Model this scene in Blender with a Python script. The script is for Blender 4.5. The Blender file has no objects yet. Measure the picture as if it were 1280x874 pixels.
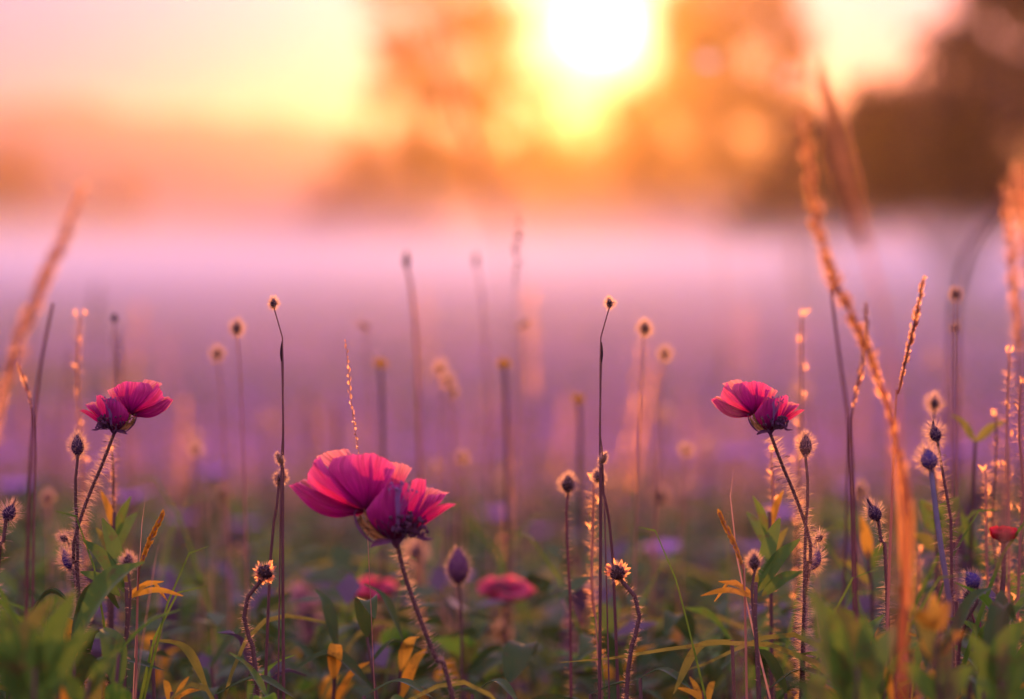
import bpy, math, random
import numpy as np
from mathutils import Vector, Matrix, noise

R = math.radians
random.seed(7)
rng = np.random.default_rng(11)
scene = bpy.context.scene
col = scene.collection

# ------------------------------------------------------------------ camera
CAM_H = 0.42            # a low tripod over the flower tops
PXR = 100.0 / 36.0 * 1280.0
cam_d = bpy.data.cameras.new('camera')
cam = bpy.data.objects.new('camera', cam_d)
col.objects.link(cam)
cam.location = (0, 0, CAM_H)
cam.rotation_euler = (R(90), 0, 0)
cam_d.lens = 100
cam_d.sensor_width = 36
cam_d.shift_y = -122.0 / 1280.0
cam_d.clip_start = 0.02
cam_d.clip_end = 5000
cam_d.dof.use_dof = True
cam_d.dof.focus_distance = 1.15
cam_d.dof.aperture_fstop = 5.0
scene.camera = cam

# ------------------------------------------------------------------ sky and sun
SUN_EL, SUN_AZ = R(4.55), R(1.75)          # azimuth from +Y towards +X
sun_dir = Vector((math.sin(SUN_AZ) * math.cos(SUN_EL), math.cos(SUN_AZ) * math.cos(SUN_EL), math.sin(SUN_EL)))
world = bpy.data.worlds.new('World')
scene.world = world
world.use_nodes = True
nt = world.node_tree
nt.nodes.clear()


def wn(kind, **kw):
    n = nt.nodes.new(kind)
    for k, v in kw.items():
        setattr(n, k, v)
    return n


def wl(a, b):
    nt.links.new(a, b)


sky = wn('ShaderNodeTexSky', sky_type='NISHITA')
sky.sun_disc = False
sky.sun_elevation = SUN_EL
sky.sun_rotation = SUN_AZ
sky.air_density = 1.3
sky.dust_density = 2.5
sky.ozone_density = 3.0
tint = wn('ShaderNodeMixRGB', blend_type='MULTIPLY')
tint.inputs[0].default_value = 1.0
tint.inputs[2].default_value = (0.26, 0.19, 0.6, 1)
wl(sky.outputs[0], tint.inputs[1])
bg = wn('ShaderNodeBackground')
bg.inputs[1].default_value = 0.05
wl(tint.outputs[0], bg.inputs[0])
# dawn sky: peach low down; unseen bright rose and violet overhead added as fill
tc = wn('ShaderNodeTexCoord')
nrm = wn('ShaderNodeVectorMath', operation='NORMALIZE')
wl(tc.outputs['Generated'], nrm.inputs[0])
sepd = wn('ShaderNodeSeparateXYZ')
wl(nrm.outputs[0], sepd.inputs[0])
ramp = wn('ShaderNodeValToRGB')
wl(sepd.outputs['Z'], ramp.inputs[0])
el = ramp.color_ramp.elements
el[0].position, el[0].color = 0.0, (0.46, 0.23, 0.26, 1)
el[1].position, el[1].color = 1.0, (0.88, 0.70, 1.35, 1)
for ps, cl in ((0.03, (0.40, 0.18, 0.25, 1)), (0.05, (0.16, 0.05, 0.20, 1)), (0.06, (0.12, 0.06, 0.27, 1)), (0.085, (0.14, 0.13, 0.36, 1)), (0.2, (0.66, 0.38, 0.48, 1)), (0.45, (0.88, 0.55, 0.92, 1))):
    x = el.new(ps)
    x.color = cl
bgd = wn('ShaderNodeBackground')
bgd.inputs[1].default_value = 1.0
wl(ramp.outputs[0], bgd.inputs[0])
# the sun's own disc and the aureole of hazy air round it, by angle from the sun
dif = wn('ShaderNodeVectorMath', operation='DISTANCE')
wl(nrm.outputs[0], dif.inputs[0])
dif.inputs[1].default_value = sun_dir


def expo(scale, power=1.0):
    m = wn('ShaderNodeMath', operation='MULTIPLY')
    wl(dif.outputs['Value'], m.inputs[0])
    m.inputs[1].default_value = 1.0 / scale
    p = wn('ShaderNodeMath', operation='POWER')
    wl(m.outputs[0], p.inputs[0])
    p.inputs[1].default_value = power
    n = wn('ShaderNodeMath', operation='MULTIPLY')
    wl(p.outputs[0], n.inputs[0])
    n.inputs[1].default_value = -1.0
    e = wn('ShaderNodeMath', operation='EXPONENT')
    wl(n.outputs[0], e.inputs[0])
    return e


def glow(col_, strength, scale, power):
    b = wn('ShaderNodeBackground')
    b.inputs[0].default_value = (*col_, 1)
    e = expo(scale, power)
    m = wn('ShaderNodeMath', operation='MULTIPLY')
    wl(e.outputs[0], m.inputs[0])
    m.inputs[1].default_value = strength
    wl(m.outputs[0], b.inputs[1])
    return b


SKY_GAIN = 1.0
parts = [bg, bgd,
         glow((1.0, 0.80, 0.50), 15.0 * SKY_GAIN, 0.0084, 2.6),     # disc
         glow((1.0, 0.47, 0.15), 1.5 * SKY_GAIN, 0.046, 1.0),       # inner aureole
         glow((1.0, 0.60, 0.25), 0.05 * SKY_GAIN, 0.16, 1.0)]      # wide glow
acc = parts[0].outputs[0]
for p_ in parts[1:]:
    a = wn('ShaderNodeAddShader')
    wl(acc, a.inputs[0])
    wl(p_.outputs[0], a.inputs[1])
    acc = a.outputs[0]
wo = wn('ShaderNodeOutputWorld')
wl(acc, wo.inputs[0])

sun_d = bpy.data.lights.new('sun', 'SUN')
sun_d.energy = 1.6
sun_d.angle = R(0.53)
sun_d.color = (1.0, 0.39, 0.06)
sun = bpy.data.objects.new('sun', sun_d)
col.objects.link(sun)
sun.rotation_euler = (-sun_dir).to_track_quat('-Z', 'Y').to_euler()
sun.location = sun_dir * 50

scene.view_settings.view_transform = 'Standard'
scene.view_settings.look = 'None'
scene.view_settings.gamma = 1
scene.view_settings.exposure = 0.7
scene.cycles.use_denoising = True
scene.cycles.max_bounces = 7
scene.cycles.diffuse_bounces = 3
scene.cycles.transmission_bounces = 4
scene.cycles.volume_bounces = 1
scene.cycles.transparent_max_bounces = 12
scene.cycles.sample_clamp_indirect = 6.0
scene.cycles.caustics_reflective = False
scene.cycles.caustics_refractive = False


# ------------------------------------------------------------------ helpers
def P(px, py, d):
    """the place d metres out that the photograph shows at (px, py)"""
    return Vector(((px - 640) / PXR * d, d, CAM_H + (315 - py) / PXR * d))


def lerp(a, b, t):
    return a + (b - a) * t


class MB:
    def __init__(self):
        self.v, self.f, self.uv = [], [], {}

    def add(self, vs, fs, uvs=None):
        o = len(self.v)
        self.v += [tuple(x) for x in vs]
        if uvs:
            for i, t in enumerate(uvs):
                self.uv[o + i] = t
        self.f += [tuple(i + o for i in f) for f in fs]
        return self

    def build(self, name, mat, parent=None, base=None, smooth=True):
        me = bpy.data.meshes.new(name)
        if base is not None:
            b = tuple(base)
            vs = [(x - b[0], y - b[1], z - b[2]) for x, y, z in self.v]
        else:
            vs = self.v
        me.from_pydata(vs, [], self.f)
        if self.uv:
            ul = me.uv_layers.new(name='UVMap')
            li = np.empty(len(me.loops), dtype=np.int32)
            me.loops.foreach_get('vertex_index', li)
            arr = np.zeros((len(me.vertices), 2), dtype=np.float32)
            for i, t in self.uv.items():
                arr[i] = t
            ul.data.foreach_set('uv', arr[li].ravel())
        if smooth:
            me.polygons.foreach_set('use_smooth', [True] * len(me.polygons))
        for m in (mat if isinstance(mat, (list, tuple)) else [mat]):
            me.materials.append(m)
        me.update()
        o = bpy.data.objects.new(name, me)
        col.objects.link(o)
        if parent is not None:
            o.parent = parent
        return o

    # -- shapes
    def tube(self, pts, r, seg=6, cap=True):
        n = len(pts)
        rs = r if isinstance(r, (list, tuple)) else [r] * n
        vs, fs = [], []
        up = None
        for i, p in enumerate(pts):
            t = (pts[min(i + 1, n - 1)] - pts[max(i - 1, 0)]).normalized()
            if up is None:
                up = t.cross(Vector((0, 1, 0.1)))
                if up.length < 1e-4:
                    up = t.cross(Vector((1, 0, 0)))
            up = (up - t * up.dot(t)).normalized()
            s = t.cross(up)
            for k in range(seg):
                a = 2 * math.pi * k / seg
                vs.append(p + (up * math.cos(a) + s * math.sin(a)) * rs[i])
        for i in range(n - 1):
            for k in range(seg):
                k2 = (k + 1) % seg
                fs.append((i * seg + k, i * seg + k2, (i + 1) * seg + k2, (i + 1) * seg + k))
        if cap:
            fs.append(tuple(range(seg))[::-1])
            fs.append(tuple((n - 1) * seg + k for k in range(seg)))
        return self.add(vs, fs)

    def spike(self, p, d, ln, r, bend=0.0, rg=random):
        """one fine hair: a thin flat sliver"""
        d = d.normalized()
        a = d.orthogonal().normalized()
        b = d.cross(a)
        c, sn = rg.uniform(-1, 1), rg.uniform(-1, 1)
        w = (a * c + b * sn)
        w = w.normalized() * r * 1.5 if w.length > 1e-4 else a * r
        m = p + d * ln * 0.55
        tip = p + d * ln + Vector((0, 0, -1)) * bend * ln
        return self.add([p - w, p + w, m + w * 0.7, tip, m - w * 0.7], [(0, 1, 2, 3, 4)])

    def ball(self, c, rx, rz, axis=Vector((0, 0, 1)), seg=10, rings=8, prof=None, rough=0.0, sd=0.0):
        """a lathed bud along an axis; prof(t) scales the width"""
        axis = axis.normalized()
        a = axis.orthogonal().normalized()
        b = axis.cross(a)
        vs, fs = [], []
        for i in range(rings + 1):
            t = i / rings
            w = math.sin(math.pi * min(max(t, 0.02), 0.98)) ** 0.75 * (prof(t) if prof else 1)
            for k in range(seg):
                an = 2 * math.pi * k / seg
                q = c + axis * (2 * t - 1) * rz + (a * math.cos(an) + b * math.sin(an)) * rx * w
                if rough:
                    q += (q - c) * rough * noise.noise(q * 900 + Vector((sd, 0, 0)))
                vs.append(q)
        for i in range(rings):
            for k in range(seg):
                k2 = (k + 1) % seg
                fs.append((i * seg + k, i * seg + k2, (i + 1) * seg + k2, (i + 1) * seg + k))
        fs.append(tuple(range(seg))[::-1])
        fs.append(tuple(rings * seg + k for k in range(seg)))
        return self.add(vs, fs)

    def blade(self, pts, w, nrm_, fold=0.25, prof=None, nu=4, wavy=0.0, thick=0.0):
        """a leaf along pts: half widths w * prof(t), folded up along the midrib"""
        n = len(pts)
        vs, fs, uv = [], [], []
        ph = random.random() * 9
        for i, p in enumerate(pts):
            t = i / (n - 1)
            tg = (pts[min(i + 1, n - 1)] - pts[max(i - 1, 0)]).normalized()
            s = tg.cross(nrm_)
            if s.length < 1e-5:
                s = tg.orthogonal()
            s.normalize()
            up = s.cross(tg).normalized()
            hw = w * (prof(t) if prof else math.sin(math.pi * min(0.03 + t * 0.95, 0.985)) ** 0.8)
            for k in range(nu + 1):
                u = 2 * k / nu - 1
                q = p + s * u * hw + up * (abs(u) ** 1.3) * hw * fold
                if wavy:
                    q += up * math.sin(t * 11 + ph + (2 if u > 0 else 0)) * wavy * abs(u) * w
                vs.append(q)
                uv.append((0.5 + 0.5 * u, t))
        for i in range(n - 1):
            for k in range(nu):
                a = i * (nu + 1) + k
                fs.append((a, a + 1, a + nu + 2, a + nu + 1))
        return self.add(vs, fs, uv)


def spline(pts, n=24):
    """smooth curve through the points"""
    pts = [Vector(p) for p in pts]
    if len(pts) == 2:
        return [pts[0].lerp(pts[1], i / n) for i in range(n + 1)]
    ext = [pts[0] * 2 - pts[1]] + pts + [pts[-1] * 2 - pts[-2]]
    L = [0]
    for a, b in zip(pts[:-1], pts[1:]):
        L.append(L[-1] + (b - a).length)
    out = []
    for i in range(n + 1):
        s = L[-1] * i / n
        k = 0
        while k < len(pts) - 2 and s > L[k + 1]:
            k += 1
        t = (s - L[k]) / max(L[k + 1] - L[k], 1e-9)
        p0, p1, p2, p3 = ext[k:k + 4]
        out.append(0.5 * ((2 * p1) + (p2 - p0) * t + (2 * p0 - 5 * p1 + 4 * p2 - p3) * t * t + (3 * p1 - p0 - 3 * p2 + p3) * t ** 3))
    return out


def tag(o, label=None, cat=None, group=None, kind=None):
    if label:
        o['label'] = label
    if cat:
        o['category'] = cat
    if group:
        o['group'] = group
    if kind or label or cat:
        o['kind'] = kind or 'thing'
    return o


def thing(name, label, cat, loc, group=None):
    o = bpy.data.objects.new(name, None)
    col.objects.link(o)
    o.location = loc
    o.empty_display_size = 0.02
    return tag(o, label, cat, group)


def copy_tree(o, parent=None):
    c = o.copy()
    col.objects.link(c)
    c.parent = parent
    for ch in list(o.children):
        copy_tree(ch, c)
    return c


# ------------------------------------------------------------------ materials
def new_mat(name):
    m = bpy.data.materials.new(name)
    m.use_nodes = True
    m.node_tree.nodes.clear()
    return m, m.node_tree


def leafy(name, c1, c2, trans=0.5, tcol=None, scale=60.0, gloss=0.0, rough=0.4, coord='Object', bump=0.0, fwd=0.0, spots=0.0):
    """thin plant tissue: a mottled diffuse side and the light that comes through it"""
    m, t = new_mat(name)
    N, L = t.nodes, t.links
    tcn = N.new('ShaderNodeTexCoord')
    nz = N.new('ShaderNodeTexNoise')
    nz.inputs['Scale'].default_value = scale
    nz.inputs['Detail'].default_value = 4
    L.new(tcn.outputs[coord], nz.inputs['Vector'])
    oi = N.new('ShaderNodeObjectInfo')
    ad = N.new('ShaderNodeMath')
    ad.operation = 'MULTIPLY_ADD'
    ad.inputs[1].default_value = 0.5
    L.new(oi.outputs['Random'], ad.inputs[0])
    sb = N.new('ShaderNodeMath')
    sb.operation = 'MULTIPLY_ADD'
    sb.inputs[1].default_value = 1.3
    sb.inputs[2].default_value = -0.4
    L.new(nz.outputs['Fac'], sb.inputs[0])
    L.new(sb.outputs[0], ad.inputs[2])
    mx = N.new('ShaderNodeMixRGB')
    mx.inputs[1].default_value = (*c1, 1)
    mx.inputs[2].default_value = (*c2, 1)
    mx.use_clamp = True
    L.new(ad.outputs[0], mx.inputs[0])
    if spots:
        # browned patches and specks of an old leaf
        n2 = N.new('ShaderNodeTexNoise')
        n2.inputs['Scale'].default_value = 130
        n2.inputs['Detail'].default_value = 6
        n2.inputs['Roughness'].default_value = 0.7
        L.new(tcn.outputs[coord], n2.inputs['Vector'])
        mr = N.new('ShaderNodeMapRange')
        mr.inputs[1].default_value = 0.54
        mr.inputs[2].default_value = 0.66
        mr.inputs[3].default_value = 0.0
        mr.inputs[4].default_value = spots
        L.new(n2.outputs['Fac'], mr.inputs[0])
        m0 = mx
        mx = N.new('ShaderNodeMixRGB')
        mx.inputs[2].default_value = (0.10, 0.05, 0.02, 1)
        L.new(mr.outputs[0], mx.inputs[0])
        L.new(m0.outputs[0], mx.inputs[1])
    d = N.new('ShaderNodeBsdfDiffuse')
    L.new(mx.outputs[0], d.inputs[0])
    tr = N.new('ShaderNodeBsdfTranslucent')
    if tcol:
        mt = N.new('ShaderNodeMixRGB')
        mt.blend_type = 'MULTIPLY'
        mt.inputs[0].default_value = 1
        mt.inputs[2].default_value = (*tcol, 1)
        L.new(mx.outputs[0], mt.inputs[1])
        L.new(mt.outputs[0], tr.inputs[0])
    else:
        L.new(mx.outputs[0], tr.inputs[0])
    ms = N.new('ShaderNodeMixShader')
    ms.inputs[0].default_value = trans
    L.new(d.outputs[0], ms.inputs[1])
    L.new(tr.outputs[0], ms.inputs[2])
    out = ms.outputs[0]
    if fwd > 0:
        # thin tissue passes part of the light on almost straight
        rf = N.new('ShaderNodeBsdfRefraction')
        rf.distribution = 'GGX'
        rf.inputs['Roughness'].default_value = 0.9
        rf.inputs['IOR'].default_value = 1.42 if fwd > 0.45 else 1.3
        fc = N.new('ShaderNodeMixRGB')
        fc.inputs[0].default_value = 0.2
        fc.inputs[2].default_value = (1, 1, 1, 1)
        L.new(mx.outputs[0], fc.inputs[1])
        L.new(fc.outputs[0], rf.inputs['Color'])
        m3 = N.new('ShaderNodeMixShader')
        m3.inputs[0].default_value = fwd
        L.new(out, m3.inputs[1])
        L.new(rf.outputs[0], m3.inputs[2])
        out = m3.outputs[0]
    if gloss > 0:
        g = N.new('ShaderNodeBsdfGlossy')
        g.inputs['Roughness'].default_value = rough
        lw = N.new('ShaderNodeLayerWeight')
        pw = N.new('ShaderNodeMath')
        pw.operation = 'POWER'
        pw.inputs[1].default_value = 4.0
        L.new(lw.outputs['Facing'], pw.inputs[0])
        k = N.new('ShaderNodeMath')
        k.operation = 'MULTIPLY_ADD'
        k.inputs[1].default_value = gloss * 0.5
        k.inputs[2].default_value = gloss * 0.03
        L.new(pw.outputs[0], k.inputs[0])
        m2 = N.new('ShaderNodeMixShader')
        L.new(k.outputs[0], m2.inputs[0])
        L.new(out, m2.inputs[1])
        L.new(g.outputs[0], m2.inputs[2])
        out = m2.outputs[0]
    if bump:
        bp = N.new('ShaderNodeBump')
        bp.inputs['Strength'].default_value = bump
        bp.inputs['Distance'].default_value = 0.001
        L.new(nz.outputs['Fac'], bp.inputs['Height'])
        L.new(bp.outputs[0], d.inputs['Normal'])
    o = N.new('ShaderNodeOutputMaterial')
    L.new(out, o.inputs[0])
    return m


def petal_mat(name, base, tip, tcol, trans=0.55, fwd=0.10):
    """petal with fine veins running from its foot to its rim and a natural fade, with sunlit rim and shaded foot painted in"""
    m, t = new_mat(name)
    N, L = t.nodes, t.links
    uv = N.new('ShaderNodeTexCoord')
    mp = N.new('ShaderNodeMapping')
    mp.inputs['Scale'].default_value = (26, 1.6, 1)
    L.new(uv.outputs['UV'], mp.inputs[0])
    nz = N.new('ShaderNodeTexNoise')
    nz.inputs['Scale'].default_value = 1.0
    nz.inputs['Detail'].default_value = 5
    L.new(mp.outputs[0], nz.inputs['Vector'])
    sep = N.new('ShaderNodeSeparateXYZ')
    L.new(uv.outputs['UV'], sep.inputs[0])
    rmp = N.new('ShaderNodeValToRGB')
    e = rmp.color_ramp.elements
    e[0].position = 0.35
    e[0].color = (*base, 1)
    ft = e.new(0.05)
    ft.color = (*[c * 0.35 for c in base], 1)  # dark foot: shading painted into the petal colour
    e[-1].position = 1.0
    e[-1].color = (*tip, 1)  # paler rim: own fade plus sunlight painted into the colour
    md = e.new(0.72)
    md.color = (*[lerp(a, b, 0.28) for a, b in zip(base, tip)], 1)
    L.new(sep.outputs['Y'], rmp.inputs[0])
    vr = N.new('ShaderNodeMapRange')
    vr.inputs[1].default_value = 0.3
    vr.inputs[2].default_value = 0.7
    vr.inputs[3].default_value = 0.62
    vr.inputs[4].default_value = 1.18
    L.new(nz.outputs['Fac'], vr.inputs[0])
    mu = N.new('ShaderNodeMixRGB')
    mu.blend_type = 'MULTIPLY'
    mu.inputs[0].default_value = 1
    L.new(rmp.outputs[0], mu.inputs[1])
    L.new(vr.outputs[0], mu.inputs[2])
    d = N.new('ShaderNodeBsdfDiffuse')
    L.new(mu.outputs[0], d.inputs[0])
    mt = N.new('ShaderNodeMixRGB')
    mt.blend_type = 'MULTIPLY'
    mt.inputs[0].default_value = 1
    mt.inputs[2].default_value = (*tcol, 1)
    L.new(mu.outputs[0], mt.inputs[1])
    tr = N.new('ShaderNodeBsdfTranslucent')
    L.new(mt.outputs[0], tr.inputs[0])
    bp = N.new('ShaderNodeBump')
    bp.inputs['Strength'].default_value = 0.8
    bp.inputs['Distance'].default_value = 0.0015
    L.new(nz.outputs['Fac'], bp.inputs['Height'])
    L.new(bp.outputs[0], d.inputs['Normal'])
    L.new(bp.outputs[0], tr.inputs['Normal'])
    ms = N.new('ShaderNodeMixShader')
    ms.inputs[0].default_value = trans
    L.new(d.outputs[0], ms.inputs[1])
    L.new(tr.outputs[0], ms.inputs[2])
    rf = N.new('ShaderNodeBsdfRefraction')
    rf.distribution = 'GGX'
    rf.inputs['Roughness'].default_value = 0.9
    rf.inputs['IOR'].default_value = 1.2
    L.new(mt.outputs[0], rf.inputs['Color'])
    m3 = N.new('ShaderNodeMixShader')
    m3.inputs[0].default_value = fwd
    L.new(ms.outputs[0], m3.inputs[1])
    L.new(rf.outputs[0], m3.inputs[2])
    o = N.new('ShaderNodeOutputMaterial')
    L.new(m3.outputs[0], o.inputs[0])
    return m


M = {}
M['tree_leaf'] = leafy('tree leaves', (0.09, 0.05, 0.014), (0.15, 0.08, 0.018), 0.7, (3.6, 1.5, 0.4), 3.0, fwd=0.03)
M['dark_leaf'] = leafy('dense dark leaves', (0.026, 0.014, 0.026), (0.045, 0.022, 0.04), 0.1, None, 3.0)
M['bark'] = leafy('bark', (0.05, 0.035, 0.03), (0.10, 0.07, 0.055), 0.0, None, 12.0, bump=0.4)
M['stem'] = leafy('flower stem', (0.08, 0.045, 0.04), (0.13, 0.07, 0.065), 0.12, None, 300.0)
M['blue_stem'] = leafy('grey blue stem', (0.12, 0.12, 0.16), (0.19, 0.17, 0.22), 0.1, None, 300.0)
M['red_stem'] = leafy('reddish stem', (0.13, 0.045, 0.05), (0.22, 0.08, 0.08), 0.15, None, 300.0)
M['hair'] = leafy('fine plant hairs', (0.54, 0.32, 0.28), (0.68, 0.42, 0.36), 0.65, None, 40.0, fwd=0.42)
M['bud'] = leafy('dark violet bud', (0.026, 0.015, 0.034), (0.05, 0.028, 0.06), 0.0, None, 500.0, bump=0.5)
M['bud_blue'] = leafy('blue violet bud', (0.05, 0.035, 0.12), (0.085, 0.055, 0.19), 0.08, None, 400.0, bump=0.4)
M['core'] = leafy('dark seed core', (0.025, 0.015, 0.018), (0.05, 0.028, 0.03), 0.0, None, 700.0, bump=0.6)
M['bract'] = leafy('purple bract', (0.08, 0.035, 0.075), (0.15, 0.06, 0.12), 0.3, None, 500.0)
M['bract_gold'] = leafy('thin golden bract', (0.22, 0.13, 0.06), (0.32, 0.19, 0.09), 0.5, None, 500.0)
M['leaf'] = leafy('green leaf', (0.05, 0.12, 0.012), (0.10, 0.20, 0.02), 0.55, (1.25, 1.35, 0.8), 90.0, 0.3, 0.5, fwd=0.08, spots=0.7)
M['leaf_dark'] = leafy('dark leaf', (0.028, 0.06, 0.014), (0.06, 0.10, 0.022), 0.4, None, 90.0, 0.25, 0.5, spots=0.6)
M['leaf_purple'] = leafy('purplish leaf', (0.06, 0.03, 0.055), (0.10, 0.06, 0.085), 0.3, None, 90.0, 0.4, 0.45)
M['leaf_gold'] = leafy('yellow autumn leaf', (0.50, 0.22, 0.02), (0.70, 0.36, 0.03), 0.55, None, 120.0, fwd=0.05, spots=0.75)
M['leaf_lime'] = leafy('yellow green leaf', (0.16, 0.17, 0.03), (0.26, 0.24, 0.04), 0.6, None, 90.0, fwd=0.08, spots=0.6)
M['straw'] = leafy('dry grass straw', (0.40, 0.19, 0.14), (0.56, 0.28, 0.20), 0.5, None, 120.0, fwd=0.07)
M['straw_dark'] = leafy('brown grass straw', (0.13, 0.06, 0.06), (0.2, 0.10, 0.09), 0.3, None, 120.0)
M['plume'] = leafy('grass plume', (0.72, 0.27, 0.15), (0.86, 0.40, 0.24), 0.6, None, 90.0, fwd=0.7)
M['sheath'] = leafy('orange grass sheath', (0.62, 0.16, 0.05), (0.78, 0.26, 0.08), 0.6, None, 90.0, fwd=0.5)
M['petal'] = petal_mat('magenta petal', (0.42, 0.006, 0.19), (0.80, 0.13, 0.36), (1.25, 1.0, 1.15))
M['petal_dark'] = petal_mat('purple petal', (0.36, 0.007, 0.16), (0.56, 0.05, 0.26), (1.1, 1.0, 1.0), 0.45)
M['petal_sunlit_rim'] = petal_mat('sunlit rimmed petal', (0.54, 0.02, 0.22), (0.84, 0.36, 0.38), (1.2, 1.0, 1.0))  # back petals: direct sunlight painted in as a paler tip
M['petal_red'] = petal_mat('red petal', (0.42, 0.01, 0.03), (0.65, 0.05, 0.08), (1.2, 1.0, 1.0))
M['petal_violet'] = leafy('violet petal', (0.42, 0.19, 0.52), (0.58, 0.30, 0.64), 0.55, None, 60.0)
M['stamen'] = leafy('mauve stamen', (0.16, 0.06, 0.18), (0.26, 0.12, 0.28), 0.2, None, 400.0)
M['fluff'] = leafy('pink fluff', (0.52, 0.24, 0.32), (0.70, 0.36, 0.42), 0.6, None, 90.0, fwd=0.2)
M['plume_side'] = leafy('rosy grass plume', (0.80, 0.34, 0.20), (0.92, 0.50, 0.32), 0.85, (1.1, 1.0, 1.0), 90.0, fwd=0.55)
M['petal_glow'] = petal_mat('bright pink petal', (0.66, 0.02, 0.20), (0.92, 0.26, 0.36), (1.2, 1.0, 1.0), 0.7, 0.25)

# ------------------------------------------------------------------ ground and far country
def ground_z(x, y):
    return 0.035 * math.sin(x * 0.31 + y * 0.17) * min(1.0, max(0.0, (y - 4) / 10)) * (1 if y < 60 else max(0.0, 1 - (y - 60) / 30))


def make_ground():
    m, t = new_mat('meadow soil and low growth')
    N, L = t.nodes, t.links
    tcn = N.new('ShaderNodeTexCoord')
    n1 = N.new('ShaderNodeTexNoise')
    n1.inputs['Scale'].default_value = 0.35
    n1.inputs['Detail'].default_value = 6
    n1.inputs['Roughness'].default_value = 0.65
    L.new(tcn.outputs['Object'], n1.inputs['Vector'])
    n2 = N.new('ShaderNodeTexNoise')
    n2.inputs['Scale'].default_value = 9.0
    n2.inputs['Detail'].default_value = 6
    L.new(tcn.outputs['Object'], n2.inputs['Vector'])
    r1 = N.new('ShaderNodeValToRGB')
    e = r1.color_ramp.elements
    e[0].position, e[0].color = 0.38, (0.09, 0.06, 0.05, 1)
    e[1].position, e[1].color = 0.62, (0.42, 0.22, 0.36, 1)
    L.new(n1.outputs['Fac'], r1.inputs[0])
    mx = N.new('ShaderNodeMixRGB')
    mx.blend_type = 'MULTIPLY'
    mx.inputs[0].default_value = 0.7
    L.new(r1.outputs[0], mx.inputs[1])
    L.new(n2.outputs['Fac'], mx.inputs[2])
    d = N.new('ShaderNodeBsdfDiffuse')
    L.new(mx.outputs[0], d.inputs[0])
    bp = N.new('ShaderNodeBump')
    bp.inputs['Strength'].default_value = 0.6
    bp.inputs['Distance'].default_value = 0.05
    L.new(n2.outputs['Fac'], bp.inputs['Height'])
    L.new(bp.outputs[0], d.inputs['Normal'])
    o = N.new('ShaderNodeOutputMaterial')
    L.new(d.outputs[0], o.inputs[0])
    ys = [-12, -4, -1, 0, 1, 2, 3, 4, 5, 6, 7, 8, 9, 10, 12, 14, 16, 18, 20, 23, 26, 30, 35, 40, 46, 52, 58, 64, 72, 80, 90, 110, 140, 180, 240, 320, 420]
    xs = [-220, -140, -90, -60, -40, -30, -24, -20] + list(range(-16, 17, 1)) + [20, 24, 30, 40, 60, 90, 140, 220]
    b = MB()
    vs = [(x, y, ground_z(x, y)) for y in ys for x in xs]
    nx = len(xs)
    fs = [(j * nx + i, j * nx + i + 1, (j + 1) * nx + i + 1, (j + 1) * nx + i) for j in range(len(ys) - 1) for i in range(nx - 1)]
    b.add(vs, fs)
    g = b.build('ground', m)
    tag(g, 'flat meadow ground of dark soil and mauve low growth', 'ground', kind='structure')


make_ground()


def make_hills():
    prof = [(-2500, 150), (-1500, 120), (-700, 112), (-200, 118), (0, 131), (60, 124), (110, 128), (170, 144), (230, 138), (300, 150), (360, 146), (440, 160), (600, 175), (900, 190), (1300, 200), (2200, 230), (3500, 290)]
    d = 230.0
    b = MB()
    pts = []
    for (x0, y0), (x1, y1) in zip(prof[:-1], prof[1:]):
        k = max(2, int((x1 - x0) / 22))
        for i in range(k):
            t = i / k
            pts.append((lerp(x0, x1, t), lerp(y0, y1, t * t * (3 - 2 * t))))
    rows = [(-6, 0.0), (-2, 0.35), (8, 0.72), (20, 0.93), (32, 1.0), (50, 0.85), (75, 0.0)]
    vs = []
    for px, py in pts:
        q = P(px, py, d)
        top = q.z + 0.5 * noise.noise(Vector((px * 0.05, 0, 3))) + 0.35 * noise.noise(Vector((px * 0.17, 4, 3)))
        for dy, f in rows:
            vs.append((q.x, d - 32 + dy + 1.5 * noise.noise(Vector((px * 0.06, dy, 0))), max(-0.3, top * f - (0.3 if f == 0 else 0))))
    n = len(rows)
    fs = [(i * n + j, (i + 1) * n + j, (i + 1) * n + j + 1, i * n + j + 1) for i in range(len(pts) - 1) for j in range(n - 1)]
    b.add(vs, fs)
    m = leafy('wooded hillside', (0.05, 0.045, 0.07), (0.09, 0.07, 0.11), 0.0, None, 0.25)  # bluish tint of distance haze put into the hillside colour
    o = b.build('hills', m)
    tag(o, 'low wooded hills fading into pink dawn haze', 'hills', kind='structure')


make_hills()


def leaf_cloud(clumps, leaf, seed):
    """many leaf sprays spread through the clumps: (centre, rx, ry, rz, count)"""
    g = np.random.default_rng(seed)
    V = []
    for c, rx, ry, rz, n in clumps:
        dr = g.normal(size=(n, 3))
        dr /= np.linalg.norm(dr, axis=1, keepdims=True)
        rad = g.uniform(0.15, 1.0, size=(n, 1)) ** 0.55
        p = dr * rad * np.array([rx, ry, rz]) + np.array(c)
        # gather the leaves on twigs so that gaps open between them
        tw = p[g.integers(0, n, size=n // 7 + 1)]
        k = g.integers(0, len(tw), size=n)
        p = p * 0.35 + tw[k] * 0.65 + g.normal(size=(n, 3)) * leaf * 0.9
        a = g.normal(size=(n, 3))
        a /= np.linalg.norm(a, axis=1, keepdims=True)
        b = np.cross(a, g.normal(size=(n, 3)))
        b /= np.linalg.norm(b, axis=1, keepdims=True)
        s = leaf * g.uniform(0.5, 1.25, size=(n, 1))
        w = s * g.uniform(0.35, 0.6, size=(n, 1))
        V.append(np.stack([p - a * s, p + b * w, p + a * s, p - b * w], axis=1))
    return np.concatenate(V).reshape(-1, 3)


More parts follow.
